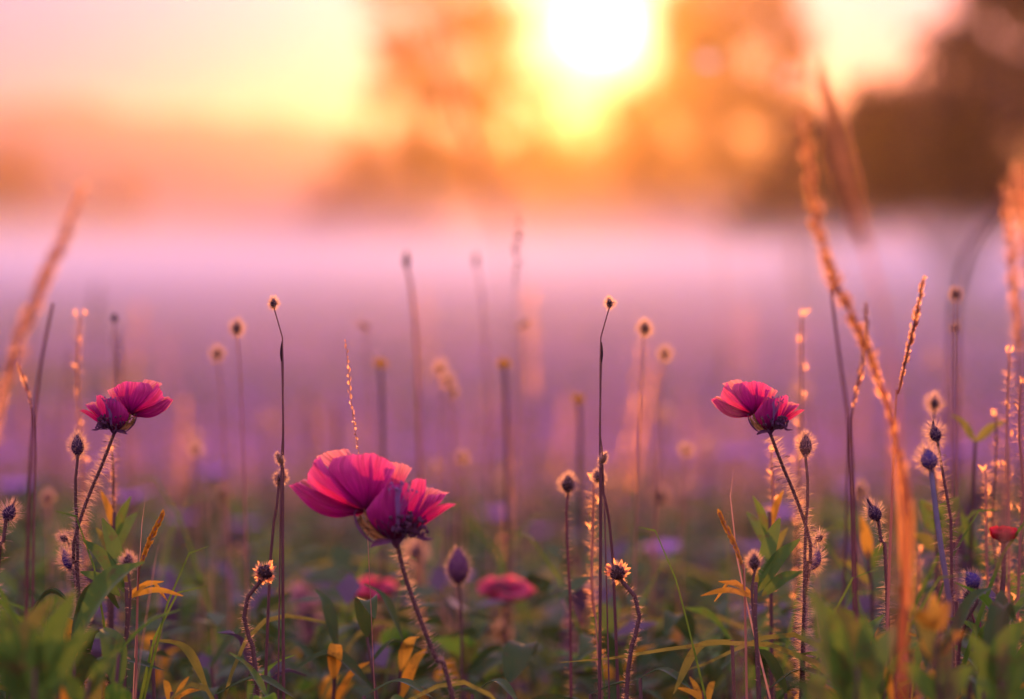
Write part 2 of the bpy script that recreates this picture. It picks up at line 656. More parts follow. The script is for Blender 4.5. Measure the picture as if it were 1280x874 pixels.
def quads_obj(name, V, mat, parent=None, base=(0, 0, 0), smooth=False):
    V = (np.asarray(V) - np.array(base)).astype(np.float32)
    n = len(V) // 4
    me = bpy.data.meshes.new(name)
    me.vertices.add(len(V))
    me.vertices.foreach_set('co', V.ravel())
    me.loops.add(len(V))
    me.loops.foreach_set('vertex_index', np.arange(len(V), dtype=np.int32))
    me.polygons.add(n)
    me.polygons.foreach_set('loop_start', np.arange(0, 4 * n, 4, dtype=np.int32))
    me.polygons.foreach_set('loop_total', np.full(n, 4, dtype=np.int32))
    me.materials.append(mat)
    me.update(calc_edges=True)
    o = bpy.data.objects.new(name, me)
    col.objects.link(o)
    if parent is not None:
        o.parent = parent
    return o


def tree(name, label, cat, d, trunk_px, top_py, blobs, leaf, dens, mat, seed, trunk_r=0.28, group=None):
    """blobs: (px, py, half width px, half height px, depth offset m) make the crown's limbs and sprays"""
    rg = random.Random(seed)
    base = P(trunk_px, 0, d)
    base.z = 0
    t = thing(name, label, cat, base, group)
    b = MB()
    top = P(trunk_px, top_py, d)
    tp = [base + Vector((0, 0, -0.1)), base.lerp(top, 0.3) + Vector((rg.uniform(-.2, .2), 0.1, 0)), base.lerp(top, 0.65) + Vector((rg.uniform(-.3, .3), -0.1, 0)), top]
    sp = spline(tp, 14)
    b.tube(sp, [trunk_r * (1 - 0.85 * i / 14) * (1.35 if i == 0 else 1) for i in range(15)], 9)
    clumps = []
    k = d / PXR
    for px, py, wx, wy, dy in blobs:
        c = P(px, py, d + dy)
        j = max(2, min(12, int(14 * max(0.15, (c.z - 1.0)) / max(top.z, 1) * 0.75)))
        s0 = sp[j]
        mid = s0.lerp(c, 0.5) + Vector((0, 0, -0.12 * (c - s0).length + 0.2))
        lp = spline([s0, mid, c], 8)
        b.tube(lp, [trunk_r * 0.38 * (1 - 0.8 * i / 8) for i in range(9)], 6)
        rx, rz = wx * k, wy * k
        ry = (rx + rz) / 2 * 1.1
        clumps.append((tuple(c), rx, ry, rz, max(20, int(dens * rx * ry ** 0.5 * rz))))
    b.build('trunk', M['bark'], t, base)
    V = leaf_cloud(clumps, leaf, seed)
    quads_obj('crown', V, mat, t, base)
    return t


# two open trees standing either side of the low sun, ninety metres off
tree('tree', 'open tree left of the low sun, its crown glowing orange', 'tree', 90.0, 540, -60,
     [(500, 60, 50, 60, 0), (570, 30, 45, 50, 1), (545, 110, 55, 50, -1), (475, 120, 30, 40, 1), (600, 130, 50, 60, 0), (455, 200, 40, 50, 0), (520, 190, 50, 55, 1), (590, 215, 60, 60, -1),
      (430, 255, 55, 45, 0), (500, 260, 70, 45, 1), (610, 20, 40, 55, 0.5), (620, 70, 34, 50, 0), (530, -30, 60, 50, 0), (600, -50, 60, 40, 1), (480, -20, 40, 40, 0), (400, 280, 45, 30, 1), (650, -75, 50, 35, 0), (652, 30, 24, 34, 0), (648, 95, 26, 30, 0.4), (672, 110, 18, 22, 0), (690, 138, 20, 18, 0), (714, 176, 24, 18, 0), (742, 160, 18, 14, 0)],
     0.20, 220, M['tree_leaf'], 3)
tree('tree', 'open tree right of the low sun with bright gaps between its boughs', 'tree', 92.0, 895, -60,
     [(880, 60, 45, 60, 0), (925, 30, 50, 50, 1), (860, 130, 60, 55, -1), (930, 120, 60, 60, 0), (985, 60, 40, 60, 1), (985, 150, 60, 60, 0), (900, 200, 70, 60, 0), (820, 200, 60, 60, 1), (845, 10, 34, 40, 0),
      (960, 240, 70, 50, 0), (850, 262, 70, 45, 1), (900, -40, 70, 50, 0), (965, -10, 45, 45, 0), (1020, 200, 60, 60, 0), (1040, 260, 60, 45, 0), (850, -60, 60, 30, 1), (800, 140, 40, 40, 0), (872, 20, 34, 44, -0.6), (856, 34, 38, 34, -0.8), (852, 40, 36, 32, -0.4), (866, 28, 40, 36, 0.2), (880, 44, 40, 34, 0.5), (850, 22, 34, 32, 0.8), (868, 75, 34, 40, 0.6), (838, 70, 22, 36, 0), (822, 108, 24, 26, 0), (846, 30, 26, 34, 0.3), (786, 132, 20, 18, 0), (752, 128, 16, 12, 0)],  # some dense clumps at upper left added to shade the haze on the right
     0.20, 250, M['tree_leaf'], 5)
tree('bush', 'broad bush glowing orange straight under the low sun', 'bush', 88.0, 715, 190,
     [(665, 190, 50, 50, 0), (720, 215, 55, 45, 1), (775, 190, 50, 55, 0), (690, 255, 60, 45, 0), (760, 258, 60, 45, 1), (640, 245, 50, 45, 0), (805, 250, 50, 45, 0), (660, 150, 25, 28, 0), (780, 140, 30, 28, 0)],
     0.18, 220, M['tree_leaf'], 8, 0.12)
# the dark trees on the right stand closer
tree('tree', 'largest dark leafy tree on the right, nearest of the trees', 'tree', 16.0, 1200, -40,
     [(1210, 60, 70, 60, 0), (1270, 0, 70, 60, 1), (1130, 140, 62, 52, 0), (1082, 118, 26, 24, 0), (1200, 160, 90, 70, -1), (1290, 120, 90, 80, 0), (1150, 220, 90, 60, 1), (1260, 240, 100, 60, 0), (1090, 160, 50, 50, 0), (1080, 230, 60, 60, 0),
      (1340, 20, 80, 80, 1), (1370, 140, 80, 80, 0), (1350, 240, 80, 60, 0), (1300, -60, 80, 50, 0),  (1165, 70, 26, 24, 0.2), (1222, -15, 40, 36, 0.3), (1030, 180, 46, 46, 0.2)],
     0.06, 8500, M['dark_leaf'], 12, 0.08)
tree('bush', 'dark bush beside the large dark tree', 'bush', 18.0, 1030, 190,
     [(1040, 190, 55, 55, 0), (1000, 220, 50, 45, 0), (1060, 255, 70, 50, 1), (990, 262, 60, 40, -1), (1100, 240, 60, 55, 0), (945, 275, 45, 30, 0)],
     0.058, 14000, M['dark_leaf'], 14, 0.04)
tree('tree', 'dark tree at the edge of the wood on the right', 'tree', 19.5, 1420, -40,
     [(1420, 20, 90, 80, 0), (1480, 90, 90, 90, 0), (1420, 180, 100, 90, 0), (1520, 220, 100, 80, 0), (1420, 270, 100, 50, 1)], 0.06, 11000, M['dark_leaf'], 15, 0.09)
# small round trees on the left, in front of the hills
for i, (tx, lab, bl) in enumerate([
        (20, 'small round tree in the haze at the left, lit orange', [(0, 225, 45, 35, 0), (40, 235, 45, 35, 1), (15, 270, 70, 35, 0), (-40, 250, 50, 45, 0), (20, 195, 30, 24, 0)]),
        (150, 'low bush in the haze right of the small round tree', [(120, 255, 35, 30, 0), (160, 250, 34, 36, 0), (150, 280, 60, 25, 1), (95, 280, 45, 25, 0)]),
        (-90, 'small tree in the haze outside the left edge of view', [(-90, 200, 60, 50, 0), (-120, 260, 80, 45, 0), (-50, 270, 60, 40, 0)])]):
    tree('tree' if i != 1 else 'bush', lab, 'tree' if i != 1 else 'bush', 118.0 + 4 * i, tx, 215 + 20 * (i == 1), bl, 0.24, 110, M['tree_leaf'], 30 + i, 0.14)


# ------------------------------------------------------------------ air
def volume_box(name, lo, hi, density, colr, g, label):
    b = MB()
    (x0, y0, z0), (x1, y1, z1) = lo, hi
    b.add([(x0, y0, z0), (x1, y0, z0), (x1, y1, z0), (x0, y1, z0), (x0, y0, z1), (x1, y0, z1), (x1, y1, z1), (x0, y1, z1)],
          [(3, 2, 1, 0), (4, 5, 6, 7), (0, 1, 5, 4), (1, 2, 6, 5), (2, 3, 7, 6), (3, 0, 4, 7)])
    m, t = new_mat(name + ' air')
    v = t.nodes.new('ShaderNodeVolumePrincipled')
    v.inputs['Color'].default_value = (*colr, 1)
    v.inputs['Density'].default_value = density
    v.inputs['Anisotropy'].default_value = g
    o = t.nodes.new('ShaderNodeOutputMaterial')
    t.links.new(v.outputs[0], o.inputs['Volume'])
    ob = b.build(name, m, smooth=False)
    tag(ob, label, name, kind='stuff')
    return ob


volume_box('haze', (-260, -20, -1.5), (260, 460, 15.0), 0.0019, (0.96, 0.68, 0.42), 0.84, 'thin warm dawn haze over the whole meadow')
volume_box('mist', (-70, 4.3, 0.16), (70, 84, 0.50), 0.045, (0.99, 0.93, 0.95), 0.4, 'low bank of ground mist lying on the far meadow')
volume_box('mist', (-130, 136, 0.1), (-2, 190, 9.0), 0.002, (0.99, 0.86, 0.90), 0.3, 'pink mist bank lying before the far hills on the left')
volume_box('mist', (-70, 30, 0.52), (70, 85, 1.25), 0.009, (0.99, 0.90, 0.92), 0.5, 'thinner mist rising over the low bank toward the trees')


# ------------------------------------------------------------------ the meadow: what nobody could count
def veg_h(d):
    """height of the low growth at a distance"""
    return float(np.interp(d, [0.8, 1.2, 1.6, 2.2, 3, 4, 6, 10, 20], [0.29, 0.275, 0.245, 0.21, 0.17, 0.13, 0.09, 0.07, 0.05]))


def meadow_grass(n, d0, d1, seed, name, label, mat, wmin, wmax, hk=(0.5, 1.15)):
    g = np.random.default_rng(seed)
    u = g.uniform(0, 1, n)
    d = d0 * (d1 / d0) ** u
    x = g.uniform(-1, 1, n) * (0.20 * d + 0.25)
    h = np.array([veg_h(q) for q in d]) * g.uniform(*hk, n)
    w = g.uniform(wmin, wmax, n) * (1 + d * 0.12)
    a = g.uniform(0, 2 * np.pi, n)
    ln = g.normal(0, 0.35, (n, 2)) * h[:, None]
    z0 = np.array([ground_z(p, q) for p, q in zip(x, d)])
    b = np.stack([x, d, z0 - 0.005], 1)
    s = np.stack([np.cos(a), np.sin(a), 0 * a], 1) * w[:, None]
    mid = b + np.stack([ln[:, 0] * .35, ln[:, 1] * .35, h * .6], 1)
    tip = b + np.stack([ln[:, 0], ln[:, 1], h], 1)
    V = np.stack([b - s, b + s, mid + s * .7, mid - s * .7, mid - s * .7, mid + s * .7, tip + s * .1, tip - s * .1], 1).reshape(-1, 3)
    o = quads_obj(name, V, mat)
    tag(o, label, 'grass', kind='stuff')
    return o


meadow_grass(26000, 2.6, 40, 21, 'meadow_grass', 'short green grass of the meadow fading to mauve', M['leaf_dark'], 0.0012, 0.003)
meadow_grass(24000, 2.8, 30, 22, 'dry_grass', 'thin dry grass blades mixed through the meadow', M['straw'], 0.0006, 0.0014, (0.6, 1.6))


def flower_carpet(n, d0, d1, seed):
    g = np.random.default_rng(seed)
    u = g.uniform(0, 1, n)
    d = d0 * (d1 / d0) ** u
    x = g.uniform(-1, 1, n) * (0.20 * d + 0.25)
    keep = np.array([noise.noise(Vector((p * 0.55, q * 0.35, 5))) + 0.25 * noise.noise(Vector((p * 2.1, q * 1.3, 9))) for p, q in zip(x, d)]) > -0.12 + 0.12 * (d < 4)
    d, x = d[keep], x[keep]
    n = len(d)
    h = np.array([veg_h(q) for q in d]) * g.uniform(0.75, 1.25, n)
    c = np.stack([x, d, np.array([ground_z(p, q) for p, q in zip(x, d)]) + h], 1)
    V = []
    for k in range(5):
        az = 2 * np.pi * k / 5 + g.uniform(0, 6.28, n)
        s = g.uniform(0.004, 0.0075, n) * (1 + 0.09 * d)
        tilt = g.uniform(0.15, 0.9, n)
        dr = np.stack([np.cos(az) * np.cos(tilt), np.sin(az) * np.cos(tilt), np.sin(tilt)], 1) * s[:, None]
        sd = np.stack([-np.sin(az), np.cos(az), 0 * az], 1) * s[:, None] * 0.45
        V.append(np.stack([c, c + dr * .6 + sd, c + dr, c + dr * .6 - sd], 1))
    o = quads_obj('purple_flowers', np.concatenate(V).reshape(-1, 3), M['petal_violet'])
    tag(o, 'mauve wild flowers carpeting the far meadow', 'wild flowers', kind='stuff')


flower_carpet(26000, 3.2, 45, 31)

# ------------------------------------------------------------------ plants
def to_ground(pts, d=None, lean=0.0):
    """carry a stem on from its last seen point down to the soil"""
    a = Vector(pts[-1])
    b = Vector(pts[-2])
    dx = (a - b)
    k = a.z / max(0.02, abs(dx.z)) * 0.35
    g = Vector((a.x + dx.x * k + lean, a.y + dx.y * k * 0.5, 0.0))
    return list(pts) + [a.lerp(g, 0.5) + Vector((dx.x * 0.2, 0, 0)), g]


def hairs(b, pts, n, ln, r, t0=0.0, t1=1.0, up=0.15, rg=random, r_stem=0.0):
    m = len(pts) - 1
    for _ in range(int(n * 2.0)):
        t = rg.uniform(t0, t1) * m
        i = min(int(t), m - 1)
        p = pts[i].lerp(pts[i + 1], t - i)
        ax = (pts[i + 1] - pts[i]).normalized()
        o = ax.orthogonal().normalized()
        q = Matrix.Rotation(rg.uniform(0, 6.283), 3, ax) @ o
        dr = (q + ax * rg.uniform(-0.35, 0.35) + Vector((0, 0, up))).normalized()
        b.spike(p + q * r_stem * 0.8, dr, ln * rg.uniform(0.3, 1.15), r * 0.46, rg.uniform(-0.1, 0.25))
    return b


def halo(b, c, rx, rz, axis, n, ln, r, rg=random, tmin=0.0, fwd=0.35):
    """hairs standing out all over a bud"""
    axis = axis.normalized()
    a = axis.orthogonal().normalized()
    s = axis.cross(a)
    for _ in range(int(n * 1.8)):
        t = rg.uniform(tmin, 1)
        an = rg.uniform(0, 6.283)
        w = math.sin(math.pi * min(max(t, 0.05), 0.95)) ** 0.75
        rad = a * math.cos(an) + s * math.sin(an)
        p = c + axis * (2 * t - 1) * rz * 0.95 + rad * rx * w * 0.95
        dr = (rad * w + axis * ((2 * t - 1) * 0.8 + fwd) + Vector((rg.gauss(0, .15), rg.gauss(0, .15), rg.gauss(0, .15)))).normalized()
        b.spike(p, dr, ln * rg.uniform(0.4, 1.15), r * 0.5)
    return b


BUD = lambda t: 1.15 - 0.45 * t           # fuller near the stalk, narrow at the point


def bud_plant(label, head, rx, rz, axis, stem, d, bud_mat='bud', stem_mat='stem', r=0.0007, hl=0.004, nh=260, nb=220, hr=0.00009, name='hairy_bud', group=None, prof=BUD, cat='flower bud', tipspike=0.0, neck=None, stem_hairs=True):
    k = d / PXR
    rg = random.Random(sum(map(ord, label)))
    hp = P(head[0], head[1], d)
    ax = Vector((axis[0], rg.uniform(-0.15, 0.15), axis[1])).normalized()
    pts = [P(x, y, d) for x, y in stem]
    pts = to_ground([hp - ax * rz * k * 0.9] + pts)
    base = pts[-1]
    t = thing(name, label, cat, base, group)
    sp = spline(pts, 34)
    n = len(sp)
    MB().tube(sp, [r * (0.85 + 0.7 * i / n) for i in range(n)], 7).build('stem', M[stem_mat], t, base)
    b = MB().ball(hp, rx * k, rz * k, ax, 12, 10, prof, 0.05)
    if tipspike:
        b.spike(hp + ax * rz * k * 0.85, ax + Vector((rg.uniform(-.3, .3), 0, 0.1)), tipspike * k, rx * k * 0.18)
    bo = b.build('bud', M[bud_mat], t, base)
    h = MB()
    halo(h, hp, rx * k, rz * k, ax, nb, hl, hr, rg)
    h.build('bud_hairs', M['hair'], bo, base)
    bo.children[0].parent = bo
    if stem_hairs:
        h = MB()
        hairs(h, sp, nh, hl, hr, 0.0, 0.55, rg=rg, r_stem=r)
        h.build('stem_hairs', M['hair'], t, base)
    return t


# --- the magenta flowers -------------------------------------------------
#   outlines in units of the big flower's width / 1000, from its receptacle
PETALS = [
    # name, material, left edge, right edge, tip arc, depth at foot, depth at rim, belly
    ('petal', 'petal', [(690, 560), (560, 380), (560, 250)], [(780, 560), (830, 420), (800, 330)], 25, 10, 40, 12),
    ('petal', 'petal_sunlit_rim', [(600, 500), (430, 310), (255, 165)], [(640, 500), (560, 260), (450, 118)], 14, 8, 34, 12),
    ('petal', 'petal_sunlit_rim', [(650, 490), (690, 300), (690, 190)], [(720, 500), (790, 330), (845, 235)], 10, 8, 30, 10),
    ('petal', 'petal_sunlit_rim', [(820, 570), (880, 430), (930, 345)], [(860, 570), (960, 440), (1075, 380)], 6, 6, 22, 6),
    ('petal', 'petal_sunlit_rim', [(540, 515), (330, 500), (200, 430), (128, 345)], [(560, 480), (350, 390), (250, 310), (190, 290)], 10, 4, 10, -8),
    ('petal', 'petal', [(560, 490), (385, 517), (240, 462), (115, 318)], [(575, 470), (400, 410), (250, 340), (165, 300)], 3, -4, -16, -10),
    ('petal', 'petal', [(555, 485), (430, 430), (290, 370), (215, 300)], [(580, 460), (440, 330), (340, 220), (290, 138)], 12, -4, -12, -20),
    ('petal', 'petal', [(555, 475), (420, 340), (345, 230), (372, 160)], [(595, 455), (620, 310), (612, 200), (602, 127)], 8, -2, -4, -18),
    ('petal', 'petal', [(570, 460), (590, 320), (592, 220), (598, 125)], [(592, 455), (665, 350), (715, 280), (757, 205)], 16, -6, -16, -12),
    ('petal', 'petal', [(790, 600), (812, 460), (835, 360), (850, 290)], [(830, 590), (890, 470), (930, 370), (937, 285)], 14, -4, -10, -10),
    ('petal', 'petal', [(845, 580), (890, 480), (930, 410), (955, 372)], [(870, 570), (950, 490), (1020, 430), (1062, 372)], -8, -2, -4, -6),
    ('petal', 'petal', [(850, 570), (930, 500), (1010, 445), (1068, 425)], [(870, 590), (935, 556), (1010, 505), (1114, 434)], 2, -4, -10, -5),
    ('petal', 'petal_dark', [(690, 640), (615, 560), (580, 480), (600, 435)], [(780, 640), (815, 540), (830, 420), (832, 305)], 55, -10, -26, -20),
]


def big_flower(label, org, d, s, mirror, stem_px, name='magenta_flower', seed=1, tilt=0.0, pale=0.0):
    """the flower hangs at org (pixel of its receptacle); s scales the outline; the stem follows stem_px"""
    rg = random.Random(seed)
    k = d / PXR
    o = P(org[0], org[1], d)
    mx = -1 if mirror else 1

    def Q(zx, zy, dy=0.0):
        return o + Vector((mx * (zx - 750) / 4.854 * s * k, dy * s * k, (680 - zy) / 4.854 * s * k))

    pts = [P(x, y, d + dd) for x, y, dd in stem_px]
    pts = to_ground(pts)
    base = pts[-1]
    t = thing(name, label, 'flower', base, 'magenta flowers in bloom')
    sp = spline(pts, 44)
    n = len(sp)
    r0 = 2.3 * k * (1.35 if s > 0.9 else 1)
    MB().tube(sp, [r0 * (0.9 + 0.45 * i / n) for i in range(n)], 9).build('stem', M['stem'], t, base)
    h = MB()
    hairs(h, sp, 650 if s > 0.9 else 1900, 0.0044 if s > 0.9 else 0.0046, 0.00010, 0.005, 0.55, rg=rg, r_stem=r0, up=0.1)
    h.build('stem_hairs', M['hair'], t, base)
    # petals
    NU, NV = 28, 24
    for pi_, (nm, mt, Lp, Rp, arc, y0, y1, belly) in enumerate(PETALS):
        Ls = spline([Vector((x, y, 0)) for x, y in Lp], NV)
        Rs = spline([Vector((x, y, 0)) for x, y in Rp], NV)
        mid0 = (Ls[0] + Rs[0]) / 2
        mid1 = (Ls[-1] + Rs[-1]) / 2
        dirv = (mid1 - mid0).normalized()
        vs, fs, uv = [], [], []
        ph = rg.uniform(0, 50)
        for j in range(NV + 1):
            v = j / NV
            for i in range(NU + 1):
                u = i / NU
                p = Ls[j].lerp(Rs[j], u)
                ruf = (noise.noise(Vector((u * 4.5 + ph, v * 1.2, 0))) * 13 + noise.noise(Vector((u * 13 + ph, v * 2, 3))) * 9 + noise.noise(Vector((u * 34 + ph, v * 2, 5))) * 5) * v ** 3
                p = p + dirv * (arc * math.sin(math.pi * u) * v ** 2.5 + ruf)
                dy = lerp(y0, y1, v) + belly * math.sin(math.pi * u) * math.sin(math.pi * (0.12 + 0.75 * v))
                dy += noise.noise(Vector((u * 3 + ph, v * 2.5, 7))) * 9 * v + noise.noise(Vector((u * 8 + ph, v * 3, 1))) * 5.5 * v ** 1.5
                # a crumpled sheet: shallow radial pleats
                dy += math.sin(u * 17 + ph + v * 2) * 1.9 * v
                vs.append(Q(p.x, p.y, dy))
                uv.append((u + pi_ * 0.37, v))
        for j in range(NV):
            for i in range(NU):
                a = j * (NU + 1) + i
                fs.append((a, a + 1, a + NU + 2, a + NU + 1))
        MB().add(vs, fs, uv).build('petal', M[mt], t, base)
    # receptacle
    b = MB().ball(Q(752, 628, -2), 62 / 4.854 * s * k, 74 / 4.854 * s * k, Vector((0.03 * mx, 0, 1)), 14, 10, lambda q: 0.55 + 0.65 * q, 0.08)
    b.build('receptacle', M['bract'], t, base)
    # stamens: a sheaf of violet filaments leaning over the front petal
    b = MB()
    for i in range(16):
        tx, ty = rg.uniform(705, 885), rg.uniform(285, 350)
        yy = rg.uniform(-36, -28)
        p = spline([Q(745 + rg.uniform(-10, 14), 600, -22), Q(lerp(745, tx, 0.35), lerp(600, ty, 0.5), -33), Q(tx, ty, yy)], 8)
        b.tube(p, 0.4 * k * s, 5)
        b.ball(p[-1], 1.6 * k * s, 2.2 * k * s, Vector((rg.uniform(-1, 1), rg.uniform(-1, 1), 1)), 6, 5)
    for i in range(5):
        p = spline([Q(755 + i * 4, 600, -26), Q(752 + i * 7, 480, -35), Q(745 + i * 9, 330 + rg.uniform(-10, 20), -34)], 8)
        b.tube(p, 0.8 * k * s, 5)
    b.build('stamen', M['stamen'], t, base)
    # dark bristling fringe round the foot of the petals
    b = MB()
    for i in range(190):
        a0 = rg.uniform(-0.2, 1)
        st = Q(lerp(720, 860, a0), rg.uniform(560, 640), rg.uniform(-28, 14))
        en = Q(lerp(690, 935, a0) + rg.uniform(-12, 12), rg.uniform(470, 585) + 70 * max(0, a0 - 0.5), rg.uniform(-40, 22))
        mid = st.lerp(en, 0.5) + Vector((rg.uniform(-1, 1), rg.uniform(-1, 1), -1.0)) * 3 * k * s
        p = spline([st, mid, en], 5)
        b.tube(p, 0.7 * k * s, 4)
        if rg.random() < 0.6:
            b.ball(en, 2.3 * k * s, 3.0 * k * s, Vector((rg.uniform(-1, 1), rg.uniform(-1, 1), 1)), 5, 4)
    b.build('fringe', M['bract'], t, base)
    # bracts: a hooked one on the petal side, a leaf shaped one, a short one on the other side
    for path, w, mt in (([(640, 668), (590, 640), (530, 570), (505, 490), (520, 465)], 1.6, 'bract'),
                        ([(735, 650), (690, 655), (640, 665), (600, 690)], 3.4, 'bract'),
                        ([(850, 575), (885, 610), (920, 638), (980, 640)], 2.2, 'bract'),
                        ([(830, 600), (870, 585), (900, 600)], 2.6, 'bract'),
                        ([(740, 670), (715, 610), (770, 560), (790, 500)], 2.0, 'bract'),
                        ([(700, 640), (640, 600), (590, 520), (560, 470)], 3.6, 'bract_gold'),
                        ([(710, 650), (640, 640), (570, 580), (530, 500)], 3.8, 'bract_gold'),
                        ([(690, 620), (620, 560), (600, 500), (570, 480)], 3.0, 'bract_gold')):
        dy = rg.uniform(-26, -14) if mt == 'bract' else rg.uniform(-12, -4)
        p = spline([Q(x, y, dy + rg.uniform(-3, 3)) for x, y in path], 14)
        b = MB().blade(p, w * k * s * 1.2, Vector((0, -1, 0.3)), 0.5, nu=4, wavy=0.35)
        b.tube(p, 0.8 * k * s, 5)
        b.build('bract', M[mt], t, base)
    # small gold curls between the bracts
    b = MB()
    for i in range(22):
        x, y = rg.uniform(525, 640), rg.uniform(480, 640)
        if y < 480 + (x - 525) * 0.2 or y > 560 + (x - 520) * 0.75:
            continue
        p = spline([Q(x, y, -14), Q(x + rg.uniform(-22, 22), y + rg.uniform(-25, 10), -18), Q(x + rg.uniform(-30, 30), y + rg.uniform(-10, 30), -12)], 6)
        b.tube(p, 0.9 * k * s, 4)
    b.build('tendril', M['bract_gold'], t, base)
    return t


big_flower('large open magenta flower with ruffled petals on a leaning stem, the biggest bloom', (494.5, 680), 1.10, 1.0, False,
           [(496, 678, 0), (505, 716, 0), (523, 768, 0), (544, 822, 0), (566, 876, 0.0)], seed=4)
big_flower('small magenta flower leaning right on a long curved hairy stem, left of the others', (143, 541.5), 1.15, 0.571, True,
           [(143, 541, 0), (128, 580, 0), (107, 630, 0), (92, 680, 0), (93, 712, 0), (99, 742, 0)], seed=9)
big_flower('small magenta flower leaning left on a hairy stem, nearest to the bright grass plume', (962.5, 541.5), 1.15, 0.571, False,
           [(962.5, 541, 0), (977, 580, 0), (998, 630, 0), (1013, 680, 0), (1012, 712, 0), (1006, 742, 0)], seed=13)

# --- buds ------------------------------------------------------------------
bud_plant('pointed dark bud haloed with hairs, left beside the small magenta flower leaning right', (97, 557), 8.5, 14, (-0.04, 1), [(95, 590), (94, 620), (96, 650), (97, 690)], 1.15, hl=0.0032, nb=420)
bud_plant('pointed dark bud haloed with hairs, right beside the small magenta flower leaning left', (1007, 557), 8.5, 14, (0.04, 1), [(1009, 590), (1010, 620), (1008, 650), (1006, 690)], 1.15, hl=0.0032, nb=420)
bud_plant('round blue violet bud on a long smooth grey blue stem', (1161, 574), 11.5, 14, (-0.22, 1), [(1165, 600), (1170, 640), (1177, 690), (1186, 750), (1188, 800)], 1.12, 'bud_blue', 'blue_stem', 0.0012, 0.0042, 60, 420)
bud_plant('dark egg shaped bud above the round blue violet bud, touching it', (1169, 542), 8.0, 11.5, (-0.3, 1), [(1174, 566), (1180, 600), (1187, 640), (1189, 680)], 1.17, 'bud', 'stem', 0.0007, 0.0048, 420, 260, tipspike=8)
bud_plant('tiny dark round bud with wide pale halo, topmost of three beside the bright plume', (1168, 504), 5.5, 7, (0, 1), [(1167, 525), (1165, 560), (1170, 640)], 1.27, 'core', 'stem', 0.0005, 0.0050, 260, 300)
bud_plant('dark tilted bud with a thorn like tip beside the foot of the bright grass plume', (1093, 641), 9, 12, (-0.45, 0.9), [(1099, 665), (1104, 690), (1108, 720)], 1.17, 'bud', 'stem', 0.0009, 0.0044, 360, 220, tipspike=11)
bud_plant('dark tilted bud with a thorn like tip at the left edge of view', (12, 641), 9, 12, (0.45, 0.9), [(6, 665), (2, 690), (-3, 720)], 1.17, 'bud', 'stem', 0.0009, 0.0044, 360, 220, tipspike=11)
bud_plant('dark blue nodding bud with silvery tip, upper of a touching pair', (1215, 725), 10.5, 12, (-0.55, 0.75), [(1228, 736), (1222, 752), (1210, 775), (1200, 800)], 1.12, 'bud_blue', 'stem', 0.0007, 0.0028, 60, 160)
bud_plant('small black oval bud hanging under the dark blue nodding bud', (1211, 745), 6.5, 10.5, (0.05, 1), [(1215, 766), (1221, 790), (1229, 815)], 1.13, 'core', 'red_stem', 0.0006, 0.0030, 60, 160)
bud_plant('small black oval bud over a pair of yellow leaves, beside the leftmost grass spike', (160, 703), 7.5, 10, (0.05, 1), [(163, 725), (163, 750), (160, 790), (155, 820)], 1.12, 'core', 'stem', 0.0006, 0.0030, 60, 380)
bud_plant('small black oval bud over yellow leaves, under the small magenta flower leaning left', (943, 703), 7.5, 10, (-0.05, 1), [(940, 725), (940, 750), (943, 790), (948, 820)], 1.12, 'core', 'stem', 0.0006, 0.0030, 60, 380)
bud_plant('large dull purple bud with a pointed crown, right of the biggest bloom\'s stem', (573, 708), 15, 23, (-0.02, 1), [(575, 740), (577, 780), (577, 830)], 1.28, 'bract', 'stem', 0.0007, 0.0030, 40, 200, hr=0.00007)
bud_plant('upright black oval bud on a thin reddish stem between blurred leaves', (710, 605), 8.5, 11.5, (0, 1), [(708, 635), (709, 680), (712, 740), (713, 780)], 1.22, 'core', 'red_stem', 0.0007, 0.0034, 160, 360)
bud_plant('small furry violet bud in the mist of hairs under the small magenta flower leaning right', (84, 700), 7, 13, (-0.3, 0.9), [(90, 725), (97, 750)], 1.16, 'bud_blue', 'stem', 0.0006, 0.0040, 200, 260)
bud_plant('small furry violet bud under the small magenta flower leaning left', (1020, 700), 7, 13, (0.3, 0.9), [(1014, 725), (1007, 750)], 1.16, 'bud_blue', 'stem', 0.0006, 0.0040, 200, 260)
bud_plant('tiny knobbly dark bud just above the furry violet bud on the left', (80, 673), 4.5, 6, (-0.8, 0.5), [(88, 684), (92, 710), (96, 750)], 1.17, 'core', 'stem', 0.0005, 0.0040, 160, 120)
bud_plant('tiny knobbly dark bud just above the furry violet bud on the right', (1024, 673), 4.5, 6, (0.8, 0.5), [(1016, 684), (1012, 710), (1008, 750)], 1.17, 'core', 'stem', 0.0005, 0.0040, 160, 120)
bud_plant('fuzzy pink haloed bud behind the biggest bloom\'s stem', (519, 690), 8, 10, (0, 1), [(519, 715), (520, 760), (524, 810)], 1.5, 'core', 'stem', 0.0008, 0.0065, 160, 300, hr=0.00016)

